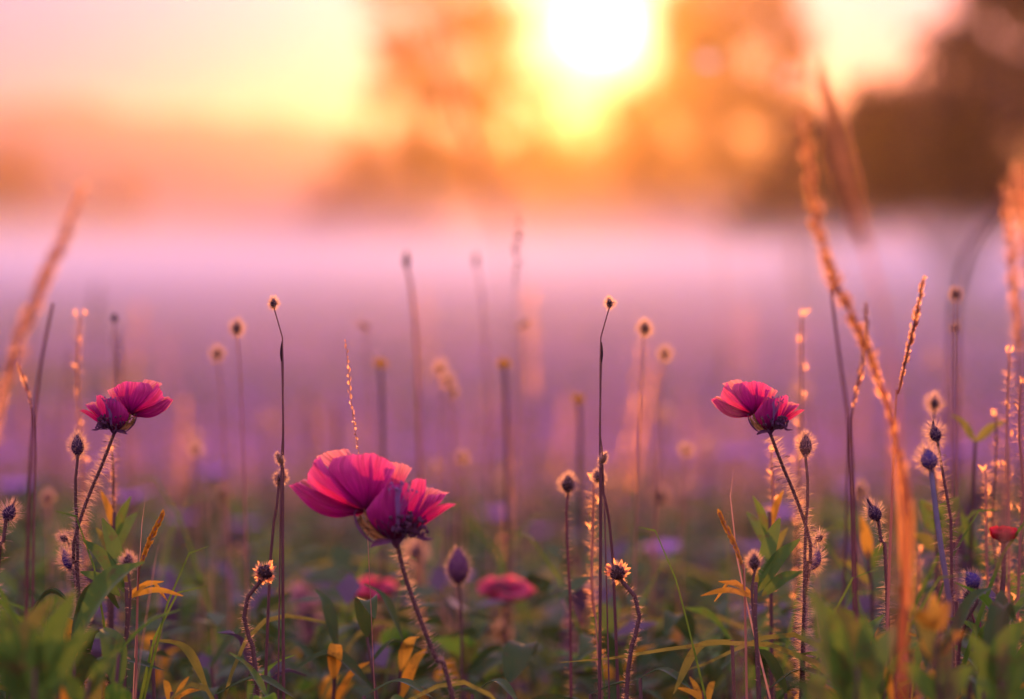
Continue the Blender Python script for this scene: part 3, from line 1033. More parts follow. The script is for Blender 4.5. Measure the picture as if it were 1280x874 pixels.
# --- bristly seed heads ------------------------------------------------------
for lab, hd, axv, st in (
        ('bristly dark seed head on a bent fuzzy stem, left of the biggest bloom', (331, 716), (0.4, 0.9), [(322, 732), (306, 752), (305, 772), (313, 805), (321, 855)]),
        ('bristly dark seed head on a bent fuzzy stem, below the upright black oval bud', (772, 716), (-0.4, 0.9), [(781, 732), (798, 752), (799, 772), (792, 805), (784, 855)])):
    t = bud_plant(lab, hd, 10, 10.5, axv, st, 1.13, 'core', 'stem', 0.0010, 0.0028, 420, 120, hr=0.00011, name='seed_head', cat='seed head', prof=lambda q: 1.05)
    # a crown of short pale scales on the head
    k = 1.13 / PXR
    c = P(hd[0], hd[1], 1.13)
    b = MB()
    rg = random.Random(hd[0])
    for i in range(34):
        an = rg.uniform(0, 6.283)
        dr = Vector((math.cos(an), rg.uniform(-1, 1), math.sin(an) * 0.9 + 0.25)).normalized()
        p0 = c + dr * 8.5 * k
        b.blade([p0, p0 + dr * 4 * k, p0 + dr * 9 * k + Vector((0, 0, 1.5 * k))], 1.8 * k, Vector((0, -1, 0.2)), 0.4, nu=2)
    bo = b.build('scales', M['plume'], t, t.location)


# --- tall bare stalks with small haloed heads --------------------------------
def stalk_head(label, head, d, r_core, halo_px, stem, name='seed_head', cat='seed head', stem_mat='straw_dark', sr=0.0007, axis=(0, 1), nb=340, hr=0.00009, group=None, core='core', long=1.35):
    k = d / PXR
    hp = P(head[0], head[1], d)
    ax = Vector((axis[0], 0.05, axis[1])).normalized()
    pts = to_ground([hp - ax * r_core * k] + [P(x, y, d) for x, y in stem])
    base = pts[-1]
    t = thing(name, label, cat, base, group)
    sp = spline(pts, 30)
    MB().tube(sp, [sr * (0.8 + 0.6 * i / 30) for i in range(31)], 6).build('stem', M[stem_mat], t, base)
    b = MB().ball(hp, r_core * k, r_core * long * k, ax, 10, 8, BUD, 0.1)
    bo = b.build('core', M[core], t, base)
    if halo_px:
        h = MB()
        halo(h, hp, r_core * k, r_core * long * k, ax, nb, halo_px * k, hr, random.Random(int(head[0] * 7 + head[1])), fwd=0.1)
        h.build('halo_hairs', M['hair'], bo, base)
    return t


stalk_head('tiny dark head on a kinked bare stalk, above and left of the biggest bloom', (342, 379), 1.15, 4.2, 7, [(341, 392), (347, 408), (353, 422), (354, 470), (353, 560), (351, 610)], nb=240, sr=0.00032)
stalk_head('tiny dark head on a kinked bare stalk, above and right of the biggest bloom', (762, 379), 1.15, 4.2, 7, [(763, 392), (757, 408), (751, 422), (750, 470), (751, 560), (755, 610)], nb=240, sr=0.00032)
stalk_head('broken stump tip standing on the kinked bare stalk left of the biggest bloom', (352, 440), 1.16, 2.2, 0, [(353, 470), (354, 530), (354, 600)], nb=0, sr=0.00045, name='broken_stalk', cat='stalk', long=6)
stalk_head('broken stump tip standing on the kinked bare stalk right of the biggest bloom', (752, 440), 1.16, 2.2, 0, [(751, 470), (750, 530), (750, 600)], nb=0, sr=0.00045, name='broken_stalk', cat='stalk', long=6)
for x, s in ((350, 1), (754, -1)):
    w = 'left' if s == 1 else 'right'
    stalk_head(f'curled fuzzy sepal head clinging to the kinked bare stalk {w} of the biggest bloom', (x, 574), 1.15, 4, 5, [(x + 2 * s, 586), (x + 3 * s, 640)], axis=(-0.5 * s, 1), nb=260, core='bract_gold', long=2.0)
    stalk_head(f'white bristly bud at the foot of the kinked bare stalk {w} of the biggest bloom', (x + 1 - 6 * (s == -1), 597), 1.17, 5, 8, [(x - 2 * s, 615), (x - 6 * s, 650), (x - 12 * s, 700)], axis=(0.4 * s, 1), nb=420, hr=0.00013)

# blurred heads farther in
BL = [  # px, py, d, core px, halo px, label, dx of stem foot
    (296, 410, 1.34, 5.5, 9, 'pale round fluffy head with dark eye, higher of the two left of the kinked stalk', 8),
    (272, 442, 1.44, 5.0, 8, 'pale fluffy head with dark eye, lower of the two left of the kinked stalk', 10),
    (806, 410, 1.34, 5.5, 9, 'pale round fluffy head with dark eye, higher of the two right of the kinked stalk', -8),
    (831, 442, 1.44, 5.0, 8, 'pale fluffy head with dark eye, lower of the two right of the kinked stalk', -10),
    (245, 562, 1.5, 2.5, 10, 'blurred peach fluff ball over the mauve meadow, left of the biggest bloom', 6),
    (857, 562, 1.5, 2.5, 10, 'blurred peach fluff ball left of the small magenta flower leaning left', -6),
    (550, 460, 1.5, 4.0, 8, 'uppermost head in the small cluster above the biggest bloom', 4),
    (560, 476, 1.52, 4.5, 7, 'middle head in the small cluster above the biggest bloom', 5),
    (566, 490, 1.5, 4.5, 4, 'lowest dark head in the small cluster above the biggest bloom', 6),
    (578, 572, 1.5, 3.0, 8, 'blurred orange fluff just right of the biggest bloom\'s petals', 3),
    (143, 397, 1.40, 4.5, 0, 'small bare dark bud blurred against the mauve field at the left', 2),
    (1195, 368, 1.35, 5.5, 5, 'blurred brown knob on a straight stem right of the bright plume', -1),
    (1194, 410, 1.36, 4.5, 3, 'second brown knob lower on the straight stem right of the bright plume', 0),
    (545, 585, 1.7, 3.5, 6, 'soft pink dot of a head behind the biggest bloom\'s right petals', 2),
    (280, 618, 1.6, 8.0, 4, 'dark blurred wilted head in the green, left of the biggest bloom', 5),
    (826, 620, 1.6, 8.0, 4, 'dark blurred wilted head in the green, right of the upright black oval bud', -5),
    (300, 690, 1.7, 6.0, 3, 'dim dark bud low in the green left of the bristly seed head', 3),
    (808, 690, 1.7, 6.0, 3, 'dim dark bud low in the green right of the bristly seed head', -3),
    (1160, 640, 1.5, 4.0, 9, 'pinkish blurred fluff behind the grey blue stem', 2),
    (60, 622, 1.45, 6.0, 6, 'dark blurred seed head between the left edge bud and the magenta flower stem', 2),
    (1075, 612, 1.45, 6.0, 6, 'dark blurred seed head left of the bright plume\'s orange foot', -2),
    (655, 405, 1.55, 3.5, 2, 'thin dark tip leaning right over the mauve field', -10),
    (455, 407, 1.55, 3.5, 2, 'thin dark tip leaning left over the mauve field', 10),
]
for px, py, d, rc, hl, lab, dx in BL:
    stalk_head(lab, (px, py), d, rc, hl, [(px + dx * 0.4, py + 40), (px + dx, py + 150), (px + dx * 1.6, py + 320)], nb=260 if hl else 0, hr=0.00016, sr=0.00045,
               axis=((-0.9 if px == 455 else 0.9) if px in (455, 655) else 0.1, 0.6 if px in (455, 655) else 1), stem_mat='straw', long=2.6 if px in (455, 655) else 1.3)
for px, dd, lab in ((508, 1.5, 'dark slender head on a thick brown stalk rising into the pale mist'), (595, 1.62, 'faint slender head on a thin stalk rising into the pale mist')):
    stalk_head(lab, (px, 325), dd, 4.5 if px == 508 else 3.5, 0, [(px + 4, 345), (px + 12, 420), (px + 15, 520), (px + 18, 640)], nb=0, sr=0.0011 if px == 508 else 0.0006, stem_mat='straw', long=2.6)


# --- grasses -----------------------------------------------------------------
def grass(label, pts, plume_t, n, sl, sw, stem_r=0.0007, stem_mat='straw', mat='plume', name='plume_grass', cat='grass stalk', group=None, spread=0.5, seed=0, hairn=0, layers=True):
    """pts: (px, py, d) from tip to foot; spikelets over the first plume_t of it"""
    rg = random.Random(seed)
    ps = to_ground([P(*q) for q in pts])
    base = ps[-1]
    t = thing(name, label, cat, base, group)
    sp = spline(ps, 60)
    L = sum((a - b).length for a, b in zip(sp[:-1], sp[1:]))
    MB().tube(sp, [stem_r * (0.5 + 0.8 * i / 60) for i in range(61)], 6).build('stem', M[stem_mat], t, base)
    if n:
        b = MB()
        seen = 0
        vis = sum((Vector(a) - Vector(c)).length for a, c in zip([P(*q) for q in pts][:-1], [P(*q) for q in pts][1:]))
        for i in range(n):
            f = (i + rg.random()) / n * plume_t * vis / L
            j = min(int(f * 60), 58)
            p = sp[j].lerp(sp[j + 1], f * 60 - j)
            ax = (sp[j] - sp[j + 1]).normalized()
            o = Matrix.Rotation(rg.uniform(0, 6.283), 3, ax) @ ax.orthogonal().normalized()
            env = 0.45 + 0.55 * math.sin(math.pi * min(1, (i + 0.5) / n * 0.85 + 0.1))
            dr = (ax * (1 - spread * 0.6) + o * spread * rg.uniform(0.5, 1.3)).normalized()
            ln = sl * env * rg.uniform(0.6, 1.2)
            q = [p, p + dr * ln * 0.5 + o * ln * 0.06, p + dr * ln + Vector((0, 0, -0.06 * ln))]
            b.blade(spline(q, 4), sw * rg.uniform(0.7, 1.25) * env, o, 0.5, nu=2)
            if hairn:
                for _ in range(hairn):
                    b.spike(q[1], dr + o * rg.uniform(0.1, 0.8) + Vector((rg.gauss(0, .3), rg.gauss(0, .3), rg.gauss(0, .2))), ln * rg.uniform(0.5, 1.0), sw * 0.10)
        b.build('plume', M[mat], t, base)
    return t


grass('brightest glowing feathery grass plume, long and curved, its foot burning orange',
      [(1003, 148, 0.84), (1010, 200, 0.87), (1020, 270, 0.90), (1040, 345, 0.94), (1066, 395, 0.97), (1091, 455, 1.0), (1112, 520, 1.0), (1128, 590, 0.97), (1133, 640, 0.94), (1133, 700, 0.92)],
      1.0, 340, 0.0046, 0.0010, 0.0010, 'sheath', spread=0.46, seed=1, hairn=1)
bright = [o for o in col.objects if o.get('label', '').startswith('brightest')][0]
MB().blade(spline([P(1122, 575, 0.972), P(1131, 630, 0.945), P(1133, 690, 0.925), P(1134, 760, 0.92)], 14), 0.0024, Vector((0, -1, 0.1)), 0.6, lambda q: 0.35 + 0.65 * math.sin(math.pi * min(0.95, 0.1 + q * 0.9)), 4).build('sheath', M['sheath'], bright, bright.location)
grass('thick blurred plume leaning beside the brightest plume, its upper end fading into the sky gap',
      [(1020, 88, 0.73), (1034, 130, 0.735), (1046, 172, 0.74), (1058, 225, 0.745), (1072, 280, 0.75), (1086, 322, 0.755), (1110, 430, 0.76), (1120, 600, 0.76)], 0.46, 330, 0.0046, 0.0012, 0.0007, 'plume_side', 'plume_side', spread=0.36, seed=2, hairn=1)
grass('glowing feathery grass plume leaning right at the left edge of view',
      [(104, 235, 0.83), (84, 285, 0.84), (60, 340, 0.86), (32, 405, 0.88), (10, 470, 0.9), (-8, 540, 0.9), (-22, 620, 0.9)], 1.0, 320, 0.0046, 0.0010, 0.0007, 'plume_side', 'plume_side', spread=0.45, seed=3, hairn=1)
grass('faint out of focus grass plume hanging through the orange tree glow',
      [(538, 30, 0.62), (556, 95, 0.62), (572, 150, 0.62), (588, 195, 0.62), (606, 240, 0.62), (622, 285, 0.62), (640, 380, 0.62)], 0.72, 90, 0.0032, 0.0006, 0.0003, 'straw_dark', 'straw', spread=0.5, seed=4)
grass('short bright slanted grass tip right of the brightest plume', [(1154, 350, 1.08), (1146, 390, 1.09), (1137, 430, 1.1), (1124, 490, 1.12), (1118, 540, 1.12)], 0.8, 90, 0.0046, 0.0008, 0.0008, spread=0.25, seed=5)
grass('narrow upright grass spike crossing behind the brightest plume', [(1083, 380, 1.3), (1080, 440, 1.3), (1066, 510, 1.3), (1060, 580, 1.3)], 0.6, 60, 0.005, 0.0009, 0.0008, 'straw_dark', 'straw', spread=0.22, seed=6)
grass('tall thin glowing plume leaning at the right edge of view', [(1257, 238, 0.90), (1262, 300, 0.91), (1268, 360, 0.92), (1273, 420, 0.93), (1277, 500, 0.94)], 0.95, 150, 0.0048, 0.0008, 0.0007, spread=0.34, seed=7, hairn=1)
grass('out of focus plume top cut by the right edge of view', [(1274, 215, 0.8), (1280, 260, 0.8), (1288, 330, 0.8), (1292, 420, 0.8)], 0.9, 110, 0.0055, 0.0010, 0.0007, spread=0.5, seed=8, hairn=1)
grass('long arching stem, very blurred, bowing to the right edge', [(1276, 225, 0.76), (1240, 265, 0.77), (1212, 310, 0.78), (1198, 370, 0.79), (1192, 470, 0.8)], 0.0, 0, 0, 0, 0.0013, 'red_stem', seed=9, name='bowing_grass')
grass('hazy spikelet chain on an upright stem over the middle of the field', [(648, 268, 1.5), (647, 300, 1.5), (646, 345, 1.5), (642, 400, 1.5), (638, 500, 1.5), (636, 600, 1.5)], 0.30, 15, 0.0040, 0.0015, 0.0003, 'straw', 'straw_dark', spread=0.55, seed=10, name='spikelet_grass')
grass('thin beaded grass stalk rising above the biggest bloom', [(432, 425, 1.14), (436, 470, 1.14), (441, 520, 1.14), (449, 570, 1.16), (458, 640, 1.17)], 0.75, 34, 0.0026, 0.0006, 0.0002, 'straw', 'plume', spread=0.25, seed=11, name='beaded_grass')
grass('yellow green grass spike leaning away from the left black oval bud', [(204, 641, 1.13), (194, 662, 1.13), (182, 688, 1.13), (175, 712, 1.13), (172, 745, 1.13)], 0.72, 110, 0.0030, 0.0007, 0.0007, 'straw', 'leaf_gold', spread=0.28, seed=12, name='grass_spike')
grass('yellow green grass spike leaning away from the right black oval bud', [(899, 641, 1.13), (909, 662, 1.13), (921, 688, 1.13), (928, 712, 1.13), (931, 745, 1.13)], 0.72, 110, 0.0030, 0.0007, 0.0007, 'straw', 'leaf_gold', spread=0.28, seed=13, name='grass_spike')
grass('dark red wiry stalk crossing mist and green leaves at the left edge', [(66, 380, 1.02), (52, 450, 1.02), (41, 540, 1.02), (36, 640, 1.03), (33, 760, 1.04), (30, 840, 1.04)], 0, 0, 0, 0, 0.0010, 'red_stem', seed=14, name='wiry_stalk', cat='stalk')
grass('dark red wiry stalk crossing mist and green leaves left of the brightest plume', [(1038, 360, 1.02), (1050, 450, 1.02), (1062, 540, 1.02), (1067, 640, 1.03), (1070, 760, 1.04), (1075, 840, 1.04)], 0, 0, 0, 0, 0.0010, 'red_stem', seed=15, name='wiry_stalk', cat='stalk')
grass('reddish grass stalk bent at its glowing top, left of the small magenta flower leaning right', [(22, 455, 1.25), (38, 500, 1.25), (44, 560, 1.25), (42, 660, 1.25)], 0.3, 20, 0.004, 0.0007, 0.0008, 'red_stem', 'plume', spread=0.25, seed=16)
grass('reddish grass stalk bent at its glowing top, under the brightest plume', [(1080, 455, 1.25), (1068, 500, 1.25), (1062, 560, 1.25), (1066, 660, 1.25)], 0.3, 20, 0.004, 0.0007, 0.0008, 'red_stem', 'plume', spread=0.25, seed=17)
grass('wide blurred pink grass blade rising in front of the small red flower', [(1258, 560, 0.86), (1256, 640, 0.86), (1255, 720, 0.86), (1254, 800, 0.86)], 0.7, 60, 0.004, 0.0008, 0.0006, 'red_stem', 'straw', spread=0.3, seed=18)
# fuzzy upright stalks standing against the light near the flowers
FZ = [(140, 565, 1.24, 'fuzzy stalk rising behind the small magenta flower leaning right'), (964, 565, 1.24, 'fuzzy stalk rising behind the small magenta flower leaning left'),
      (1262, 440, 1.24, 'tallest fuzzy pink stalk of the tuft at the right edge'), (1245, 520, 1.28, 'shorter fuzzy pink stalk of the tuft at the right edge'), (1276, 480, 1.2, 'fuzzy pink stalk cut by the right edge'),
      (1232, 590, 1.22, 'lowest fuzzy stalk of the tuft, just left of the small red flower'), (1178, 600, 1.3, 'fuzzy stalk behind the round blue violet bud'), (742, 600, 1.22, 'fuzzy leaning stalk below the white bristly bud right of the biggest bloom'),
      (100, 395, 1.34, 'knobbly pale pink stalk in the haze left of the magenta flower'), (1002, 395, 1.34, 'knobbly pale pink stalk in the haze above the magenta flower leaning left'), (1148, 690, 1.3, 'short fuzzy pink stalk low behind the grey blue stem')]
for i, (px, py, d, lab) in enumerate(FZ):
    rg = random.Random(px)
    ps = to_ground([P(px, py, d), P(px + rg.uniform(-4, 4), py + 60, d), P(px + rg.uniform(-6, 6), py + 140, d), P(px + rg.uniform(-8, 8), py + 230, d)])
    t = thing('fuzzy_stalk', lab, 'stalk', ps[-1])
    sp = spline(ps, 30)
    MB().tube(sp, [0.0007 * (0.7 + i2 / 40) for i2 in range(31)], 6).build('stem', M['straw' if i % 3 else 'stem'], t, ps[-1])
    h = MB()
    hairs(h, sp, 560, 0.0046, 0.00013, 0.0, 0.8, rg=rg, up=0.3)
    for q in range(14 if py < 560 else 4):
        c = sp[int(q * 0.9)] + Vector((rg.uniform(-1, 1), rg.uniform(-1, 1), 0)) * 0.002
        h.blade([c, c + Vector((rg.uniform(-1, 1), rg.uniform(-1, 1), 1.2)) * 0.0014, c + Vector((rg.uniform(-1, 1), rg.uniform(-1, 1), 1.2)) * 0.0027], 0.0007, Vector((0, -1, 0)), 0.4, nu=2)
    h.build('fuzz', M['plume'], t, ps[-1])


# --- smaller blooms farther in -------------------------------------------------
def cup_flower(label, head, d, rad_px, stem, petals=7, open_=0.75, face=(0, -0.25, 1), mat='petal', name='magenta_flower', cat='flower', seed=0, hairy=True, core='core', group=None, stem_mat='stem', wide=0.62):
    rg = random.Random(seed + int(head[0]))
    k = d / PXR
    c = P(head[0], head[1], d)
    pts = to_ground([c] + [P(x, y, d) for x, y in stem])
    base = pts[-1]
    t = thing(name, label, cat, base, group)
    sp = spline(pts, 26)
    MB().tube(sp, [0.0010] * 27, 6).build('stem', M[stem_mat], t, base)
    if hairy:
        h = MB()
        hairs(h, sp, 300, 0.005, 0.00014, 0, 0.5, rg=rg)
        h.build('stem_hairs', M['hair'], t, base)
    ax = Vector(face).normalized()
    a = ax.orthogonal().normalized()
    s = ax.cross(a)
    R_ = rad_px * k
    for i in range(petals):
        an = 2 * math.pi * i / petals + rg.uniform(-.15, .15)
        o = a * math.cos(an) + s * math.sin(an)
        op = open_ * rg.uniform(0.85, 1.15)
        p = [c, c + o * R_ * 0.45 * op + ax * R_ * (1 - op) * 0.3, c + o * R_ * 0.8 * op + ax * R_ * (1 - op) * 0.8, c + o * R_ * op + ax * R_ * (1.05 - op) * 1.2]
        MB().blade(spline(p, 10), R_ * wide, ax, 0.28, prof=lambda q: 0.18 + 0.82 * math.sin(math.pi * min(0.98, 0.08 + 0.72 * q)) if q < 0.97 else 0.6, nu=6, wavy=0.1).build('petal', M[mat], t, base)
    MB().ball(c + ax * R_ * 0.12, R_ * 0.26, R_ * 0.2, ax, 10, 6).build('core', M[core], t, base)
    return t


cup_flower('blurred pink flower opening toward the light, right of the biggest bloom\'s stem', (632, 750), 1.45, 46, [(633, 790), (640, 850)], 9, 0.72, (0.05, -0.15, 0.95), 'petal_glow', seed=1)
cup_flower('dimmer blurred pink flower behind the biggest bloom\'s stem, on its left', (466, 750), 1.48, 42, [(467, 790), (462, 850)], 9, 0.70, (0, -0.15, 0.95), 'petal_glow', seed=2)
cup_flower('small dark red flower cupped at the right edge, over a fuzzy stem', (1254, 678), 1.12, 30, [(1255, 710), (1252, 750), (1246, 790)], 7, 0.62, (0.05, -0.1, 1), 'petal_red', 'red_flower', seed=3, wide=0.5)
for px, lab in ((628, 'furry pink bud standing under the blurred pink flower at the middle'), (474, 'furry pink bud standing under the dimmer blurred pink flower')):
    stalk_head(lab, (px, 790), 1.52, 7, 9, [(px + 2, 815), (px + 8, 860)], nb=420, hr=0.0002, core='petal_red', name='furry_bud', cat='flower bud')
for px, s, lab in ((386, 1, 'smoky pink plume low in the dark growth, left of the biggest bloom\'s stem'), (718, -1, 'smoky pink plume low in the dark growth, left of the bristly seed head')):
    grass(lab, [(px - 10 * s, 742, 1.56), (px - 2 * s, 765, 1.56), (px + 4 * s, 800, 1.56), (px + 8 * s, 840, 1.56), (px + 10 * s, 880, 1.56)], 0.8, 190, 0.014, 0.0017, 0.0009, 'red_stem', 'fluff', spread=0.4, seed=px, name='smoky_plume', hairn=1)
for px, py, lab in ((475, 455, 'tiny yellow flower left of the small cluster of heads'), (630, 455, 'tiny yellow flower right of the small cluster of heads'), (722, 500, 'faint yellow flower low in front of the field')):
    cup_flower(lab, (px, py), 1.5, 9, [(px + 2, 500), (px + 4, 600)], 5, 0.9, (0.1, -0.6, 0.6), 'leaf_gold', 'yellow_flower', seed=5, hairy=False)


# --- leaves ---------------------------------------------------------------------
LP = lambda q: max(0.03, math.sin(math.pi * (0.04 + 0.93 * q ** 0.85)) ** 0.9)


def leaf_mesh(p0, p1, w, arch=0.12, fold=0.3, nrm_=None, wavy=0.06, side=0.0):
    d = p1 - p0
    n_ = nrm_ or Vector((random.uniform(-.3, .3), -0.8, 0.6))
    m = p0.lerp(p1, 0.5) + Vector((0, 0, 1)) * arch * d.length + Vector((side, 0, 0)) * d.length
    return MB().blade(spline([p0, m, p1], 12), w, n_, fold, LP, 6, wavy)


def leafy_px(label, node, d, leaves, foot=None, mat='leaf', stem_mat='stem', name='leafy_plant', cat='plant', r=0.0011, group=None):
    """leaves: (tip x, tip y, foot x, foot y, half width px, material or None, depth change of the tip)"""
    k = d / PXR
    pts = to_ground([P(x, y, d) for x, y in node])
    base = pts[-1]
    t = thing(name, label, cat, base, group)
    sp = spline(pts, 20)
    MB().tube(sp, [r * (0.7 + 0.5 * i / 20) for i in range(21)], 6).build('stem', M[stem_mat], t, base)
    for tx, ty, fx, fy, w, mt, dd in leaves:
        leaf_mesh(P(fx, fy, d), P(tx, ty, d + dd), w * k, 0.10 if ty < fy else 0.3).build('leaf', M[mt or mat], t, base)
    return t


leafy_px('leafy sprig with two curved yellow leaves, holding the leftmost grass spike', [(158, 728), (160, 750), (158, 800), (155, 860)], 1.13,
         [(205, 727, 160, 745, 4, 'leaf_gold', 0.0), (229, 745, 160, 747, 4.5, 'leaf_gold', -0.01), (210, 752, 165, 748, 3.5, 'leaf_gold', 0.02), (103, 674, 156, 740, 9, None, 0.01), (128, 648, 152, 728, 10, None, 0.02), (100, 715, 150, 745, 8, None, 0.0), (150, 690, 158, 740, 6, 'leaf_lime', 0.02)])
leafy_px('leafy sprig with two curved yellow leaves under the small magenta flower leaning left', [(945, 728), (943, 750), (945, 800), (948, 860)], 1.13,
         [(898, 727, 943, 745, 4, 'leaf_gold', 0.0), (876, 745, 943, 747, 4.5, 'leaf_gold', -0.01), (893, 752, 938, 748, 3.5, 'leaf_gold', 0.02), (1000, 674, 947, 740, 9, None, 0.01), (975, 648, 951, 728, 10, None, 0.02), (1003, 715, 953, 745, 8, None, 0.0), (953, 690, 945, 740, 6, 'leaf_lime', 0.02)])
leafy_px('slim green sprig with narrow upright leaves behind the fuzzy stalk on the left', [(143, 640), (141, 690), (140, 760)], 1.22, [(164, 620, 143, 675, 6, None, 0), (125, 612, 142, 660, 5, 'leaf_gold', 0), (172, 640, 144, 690, 7, None, 0.02), (120, 660, 142, 700, 6, 'leaf_lime', 0)])
leafy_px('slim green sprig with narrow upright leaves behind the fuzzy stalk on the right', [(962, 640), (964, 690), (964, 760)], 1.22, [(941, 620, 962, 675, 6, None, 0), (980, 612, 963, 660, 5, 'leaf_gold', 0), (933, 640, 961, 690, 7, None, 0.02), (985, 660, 963, 700, 6, 'leaf_lime', 0)])
leafy_px('pair of yellow green leaves held up like a V beside the three stacked buds', [(1219, 552), (1217, 600), (1214, 700)], 1.30, [(1189, 518, 1219, 553, 6, 'leaf_lime', 0), (1257, 527, 1219, 553, 6, 'leaf_lime', 0), (1200, 640, 1216, 690, 7, None, 0)])
leafy_px('round leaved green sprig behind the foot of the round blue violet bud\'s stem', [(1172, 660), (1170, 720), (1170, 800)], 1.28, [(1150, 625, 1170, 668, 14, None, 0), (1198, 622, 1172, 662, 13, None, 0), (1140, 668, 1170, 690, 10, 'leaf_lime', 0), (1206, 660, 1172, 685, 9, None, 0)])
leafy_px('golden leaf spray behind the tilted bud at the foot of the brightest plume', [(1085, 690), (1090, 740), (1090, 800)], 1.30, [(1076, 645, 1086, 700, 8, 'leaf_gold', 0), (1112, 672, 1087, 715, 7, None, 0), (1050, 700, 1086, 730, 7, 'leaf_lime', 0)])
# the near, out of focus leaves along the bottom corners
leafy_px('near green plant with broad blade leaves at the foot of the right wiry stalk', [(1072, 835), (1070, 880)], 0.96,
         [(1010, 736, 1062, 858, 17, None, 0.0), (998, 790, 1060, 880, 14, None, -0.02), (1045, 756, 1092, 850, 14, 'leaf_lime', 0.02), (1082, 770, 1078, 880, 13, None, 0.01), (985, 852, 1060, 900, 13, None, 0), (1118, 782, 1085, 880, 14, None, 0.03), (1030, 800, 1070, 900, 16, None, 0)], name='broad_leaf_plant')
leafy_px('near green plant with small yellow flowerets under the grey blue stem', [(1170, 800), (1172, 850), (1175, 890)], 0.97,
         [(1135, 755, 1172, 830, 12, 'leaf_lime', 0), (1186, 752, 1170, 790, 10, 'leaf_gold', 0.0), (1140, 768, 1168, 785, 11, 'leaf_gold', 0.0), (1165, 742, 1166, 785, 9, 'leaf_gold', -0.01), (1205, 790, 1172, 820, 9, 'leaf_gold', 0), (1150, 800, 1170, 830, 9, 'leaf_gold', 0.02), (1125, 830, 1172, 880, 14, None, 0), (1218, 830, 1176, 890, 14, None, 0), (1190, 780, 1174, 880, 12, None, 0)], name='broad_leaf_plant')
leafy_px('near green plant with large blade leaves filling the bottom right corner', [(1250, 850), (1252, 890)], 0.98,
         [(1283, 775, 1238, 850, 17, None, 0), (1212, 792, 1246, 880, 17, None, 0), (1295, 815, 1246, 870, 16, None, 0), (1256, 790, 1252, 880, 13, None, 0.02), (1225, 850, 1252, 910, 16, None, -0.02), (1290, 860, 1252, 900, 15, None, 0)], name='broad_leaf_plant')
leafy_px('near green plant with broad blade leaves in the bottom left corner', [(44, 835), (42, 880)], 0.96,
         [(95, 738, 48, 858, 17, None, 0), (66, 748, 16, 832, 13, 'leaf_lime', 0.02), (121, 784, 58, 862, 15, None, 0.0), (2, 758, 22, 880, 17, None, 0), (-15, 805, 36, 890, 15, None, 0), (42, 782, 46, 900, 14, None, 0), (86, 820, 50, 900, 15, None, 0.02)], name='broad_leaf_plant')
leafy_px('near green sprig sprawling low beside the bottom left broad leaves', [(112, 850), (105, 900)], 1.0,
         [(150, 812, 108, 872, 12, None, 0), (72, 838, 108, 890, 11, None, 0), (130, 838, 110, 900, 11, 'leaf_lime', 0)], name='broad_leaf_plant')
leafy_px('orange autumn leaves in the dark growth at the foot of the left black oval bud', [(215, 865), (214, 900)], 1.18, [(252, 862, 212, 878, 4, 'leaf_gold', 0), (205, 850, 214, 888, 4.5, 'leaf_gold', 0.03), (236, 846, 216, 890, 4, 'leaf_gold', 0.02)])
leafy_px('orange autumn leaves in the dark growth at the foot of the right black oval bud', [(880, 865), (881, 900)], 1.18, [(846, 860, 884, 880, 4, 'leaf_gold', 0), (893, 852, 882, 888, 4.5, 'leaf_gold', 0.03), (862, 846, 880, 890, 4, 'leaf_gold', 0.02)])
leafy_px('dim pale green ferny sprig at the foot of the biggest bloom\'s stem', [(585, 830), (588, 880)], 1.35, [(560, 815, 584, 845, 6, 'leaf_lime', 0), (610, 818, 586, 850, 6, 'leaf_lime', 0), (580, 800, 585, 845, 6, 'leaf_lime', 0), (545, 845, 584, 866, 6, None, 0), (628, 842, 588, 868, 6, None, 0), (600, 796, 586, 830, 5, 'leaf_lime', 0.02)])
# rim lit leaves arching over in the dark foot of the picture
ARC = [(270, 868, 322, 848, 368, 872, 'arching rim lit leaf low in the dark growth left of the bristly seed head'), (455, 870, 500, 852, 540, 872, 'arching rim lit leaf just left of the biggest bloom\'s stem'),
       (590, 868, 622, 852, 650, 880, 'arching rim lit leaf just right of the biggest bloom\'s stem'), (738, 868, 770, 856, 800, 850, 'arching rim lit leaf at the foot of the right bristly seed head'),
       (800, 848, 830, 838, 865, 862, 'curled pale leaf right of the foot of the right bristly seed head'), (190, 800, 232, 812, 262, 868, 'drooping yellow green leaf below the left pair of yellow leaves'), (915, 800, 872, 812, 842, 868, 'drooping yellow green leaf below the right pair of yellow leaves'),
       (120, 842, 150, 825, 205, 838, 'grey curled leaf in the dark growth right of the bottom left broad leaves'), (960, 862, 1000, 838, 1040, 850, 'grey curled leaf beside the bottom right broad leaves'),
       (1195, 752, 1228, 742, 1246, 775, 'large violet grey curled leaf under the pair of nodding buds')]
for i, (x0, y0, x1, y1, x2, y2, lab) in enumerate(ARC):
    d = 1.16 if i != 9 else 1.15
    pts = [P(x0, y0, d), P(x1, y1, d - 0.01), P(x2, y2, d - 0.03)]
    foot = Vector((pts[0].x, pts[0].y, 0))
    t = thing('arching_leaf', lab, 'leaf', foot)
    MB().tube(spline([pts[0], pts[0].lerp(foot, 0.5) + Vector((0.004, 0, 0)), foot], 8), 0.0008, 5).build('stalk', M['stem'], t, foot)
    MB().blade(spline(pts, 16), (6.5 if i != 9 else 11) * d / PXR, Vector((0, -0.35, 1)), 0.35, LP, 6, 0.05).build('leaf_blade', M['leaf_lime' if i in (5, 6) else ('leaf_purple' if i == 9 else 'leaf_dark')], t, foot)


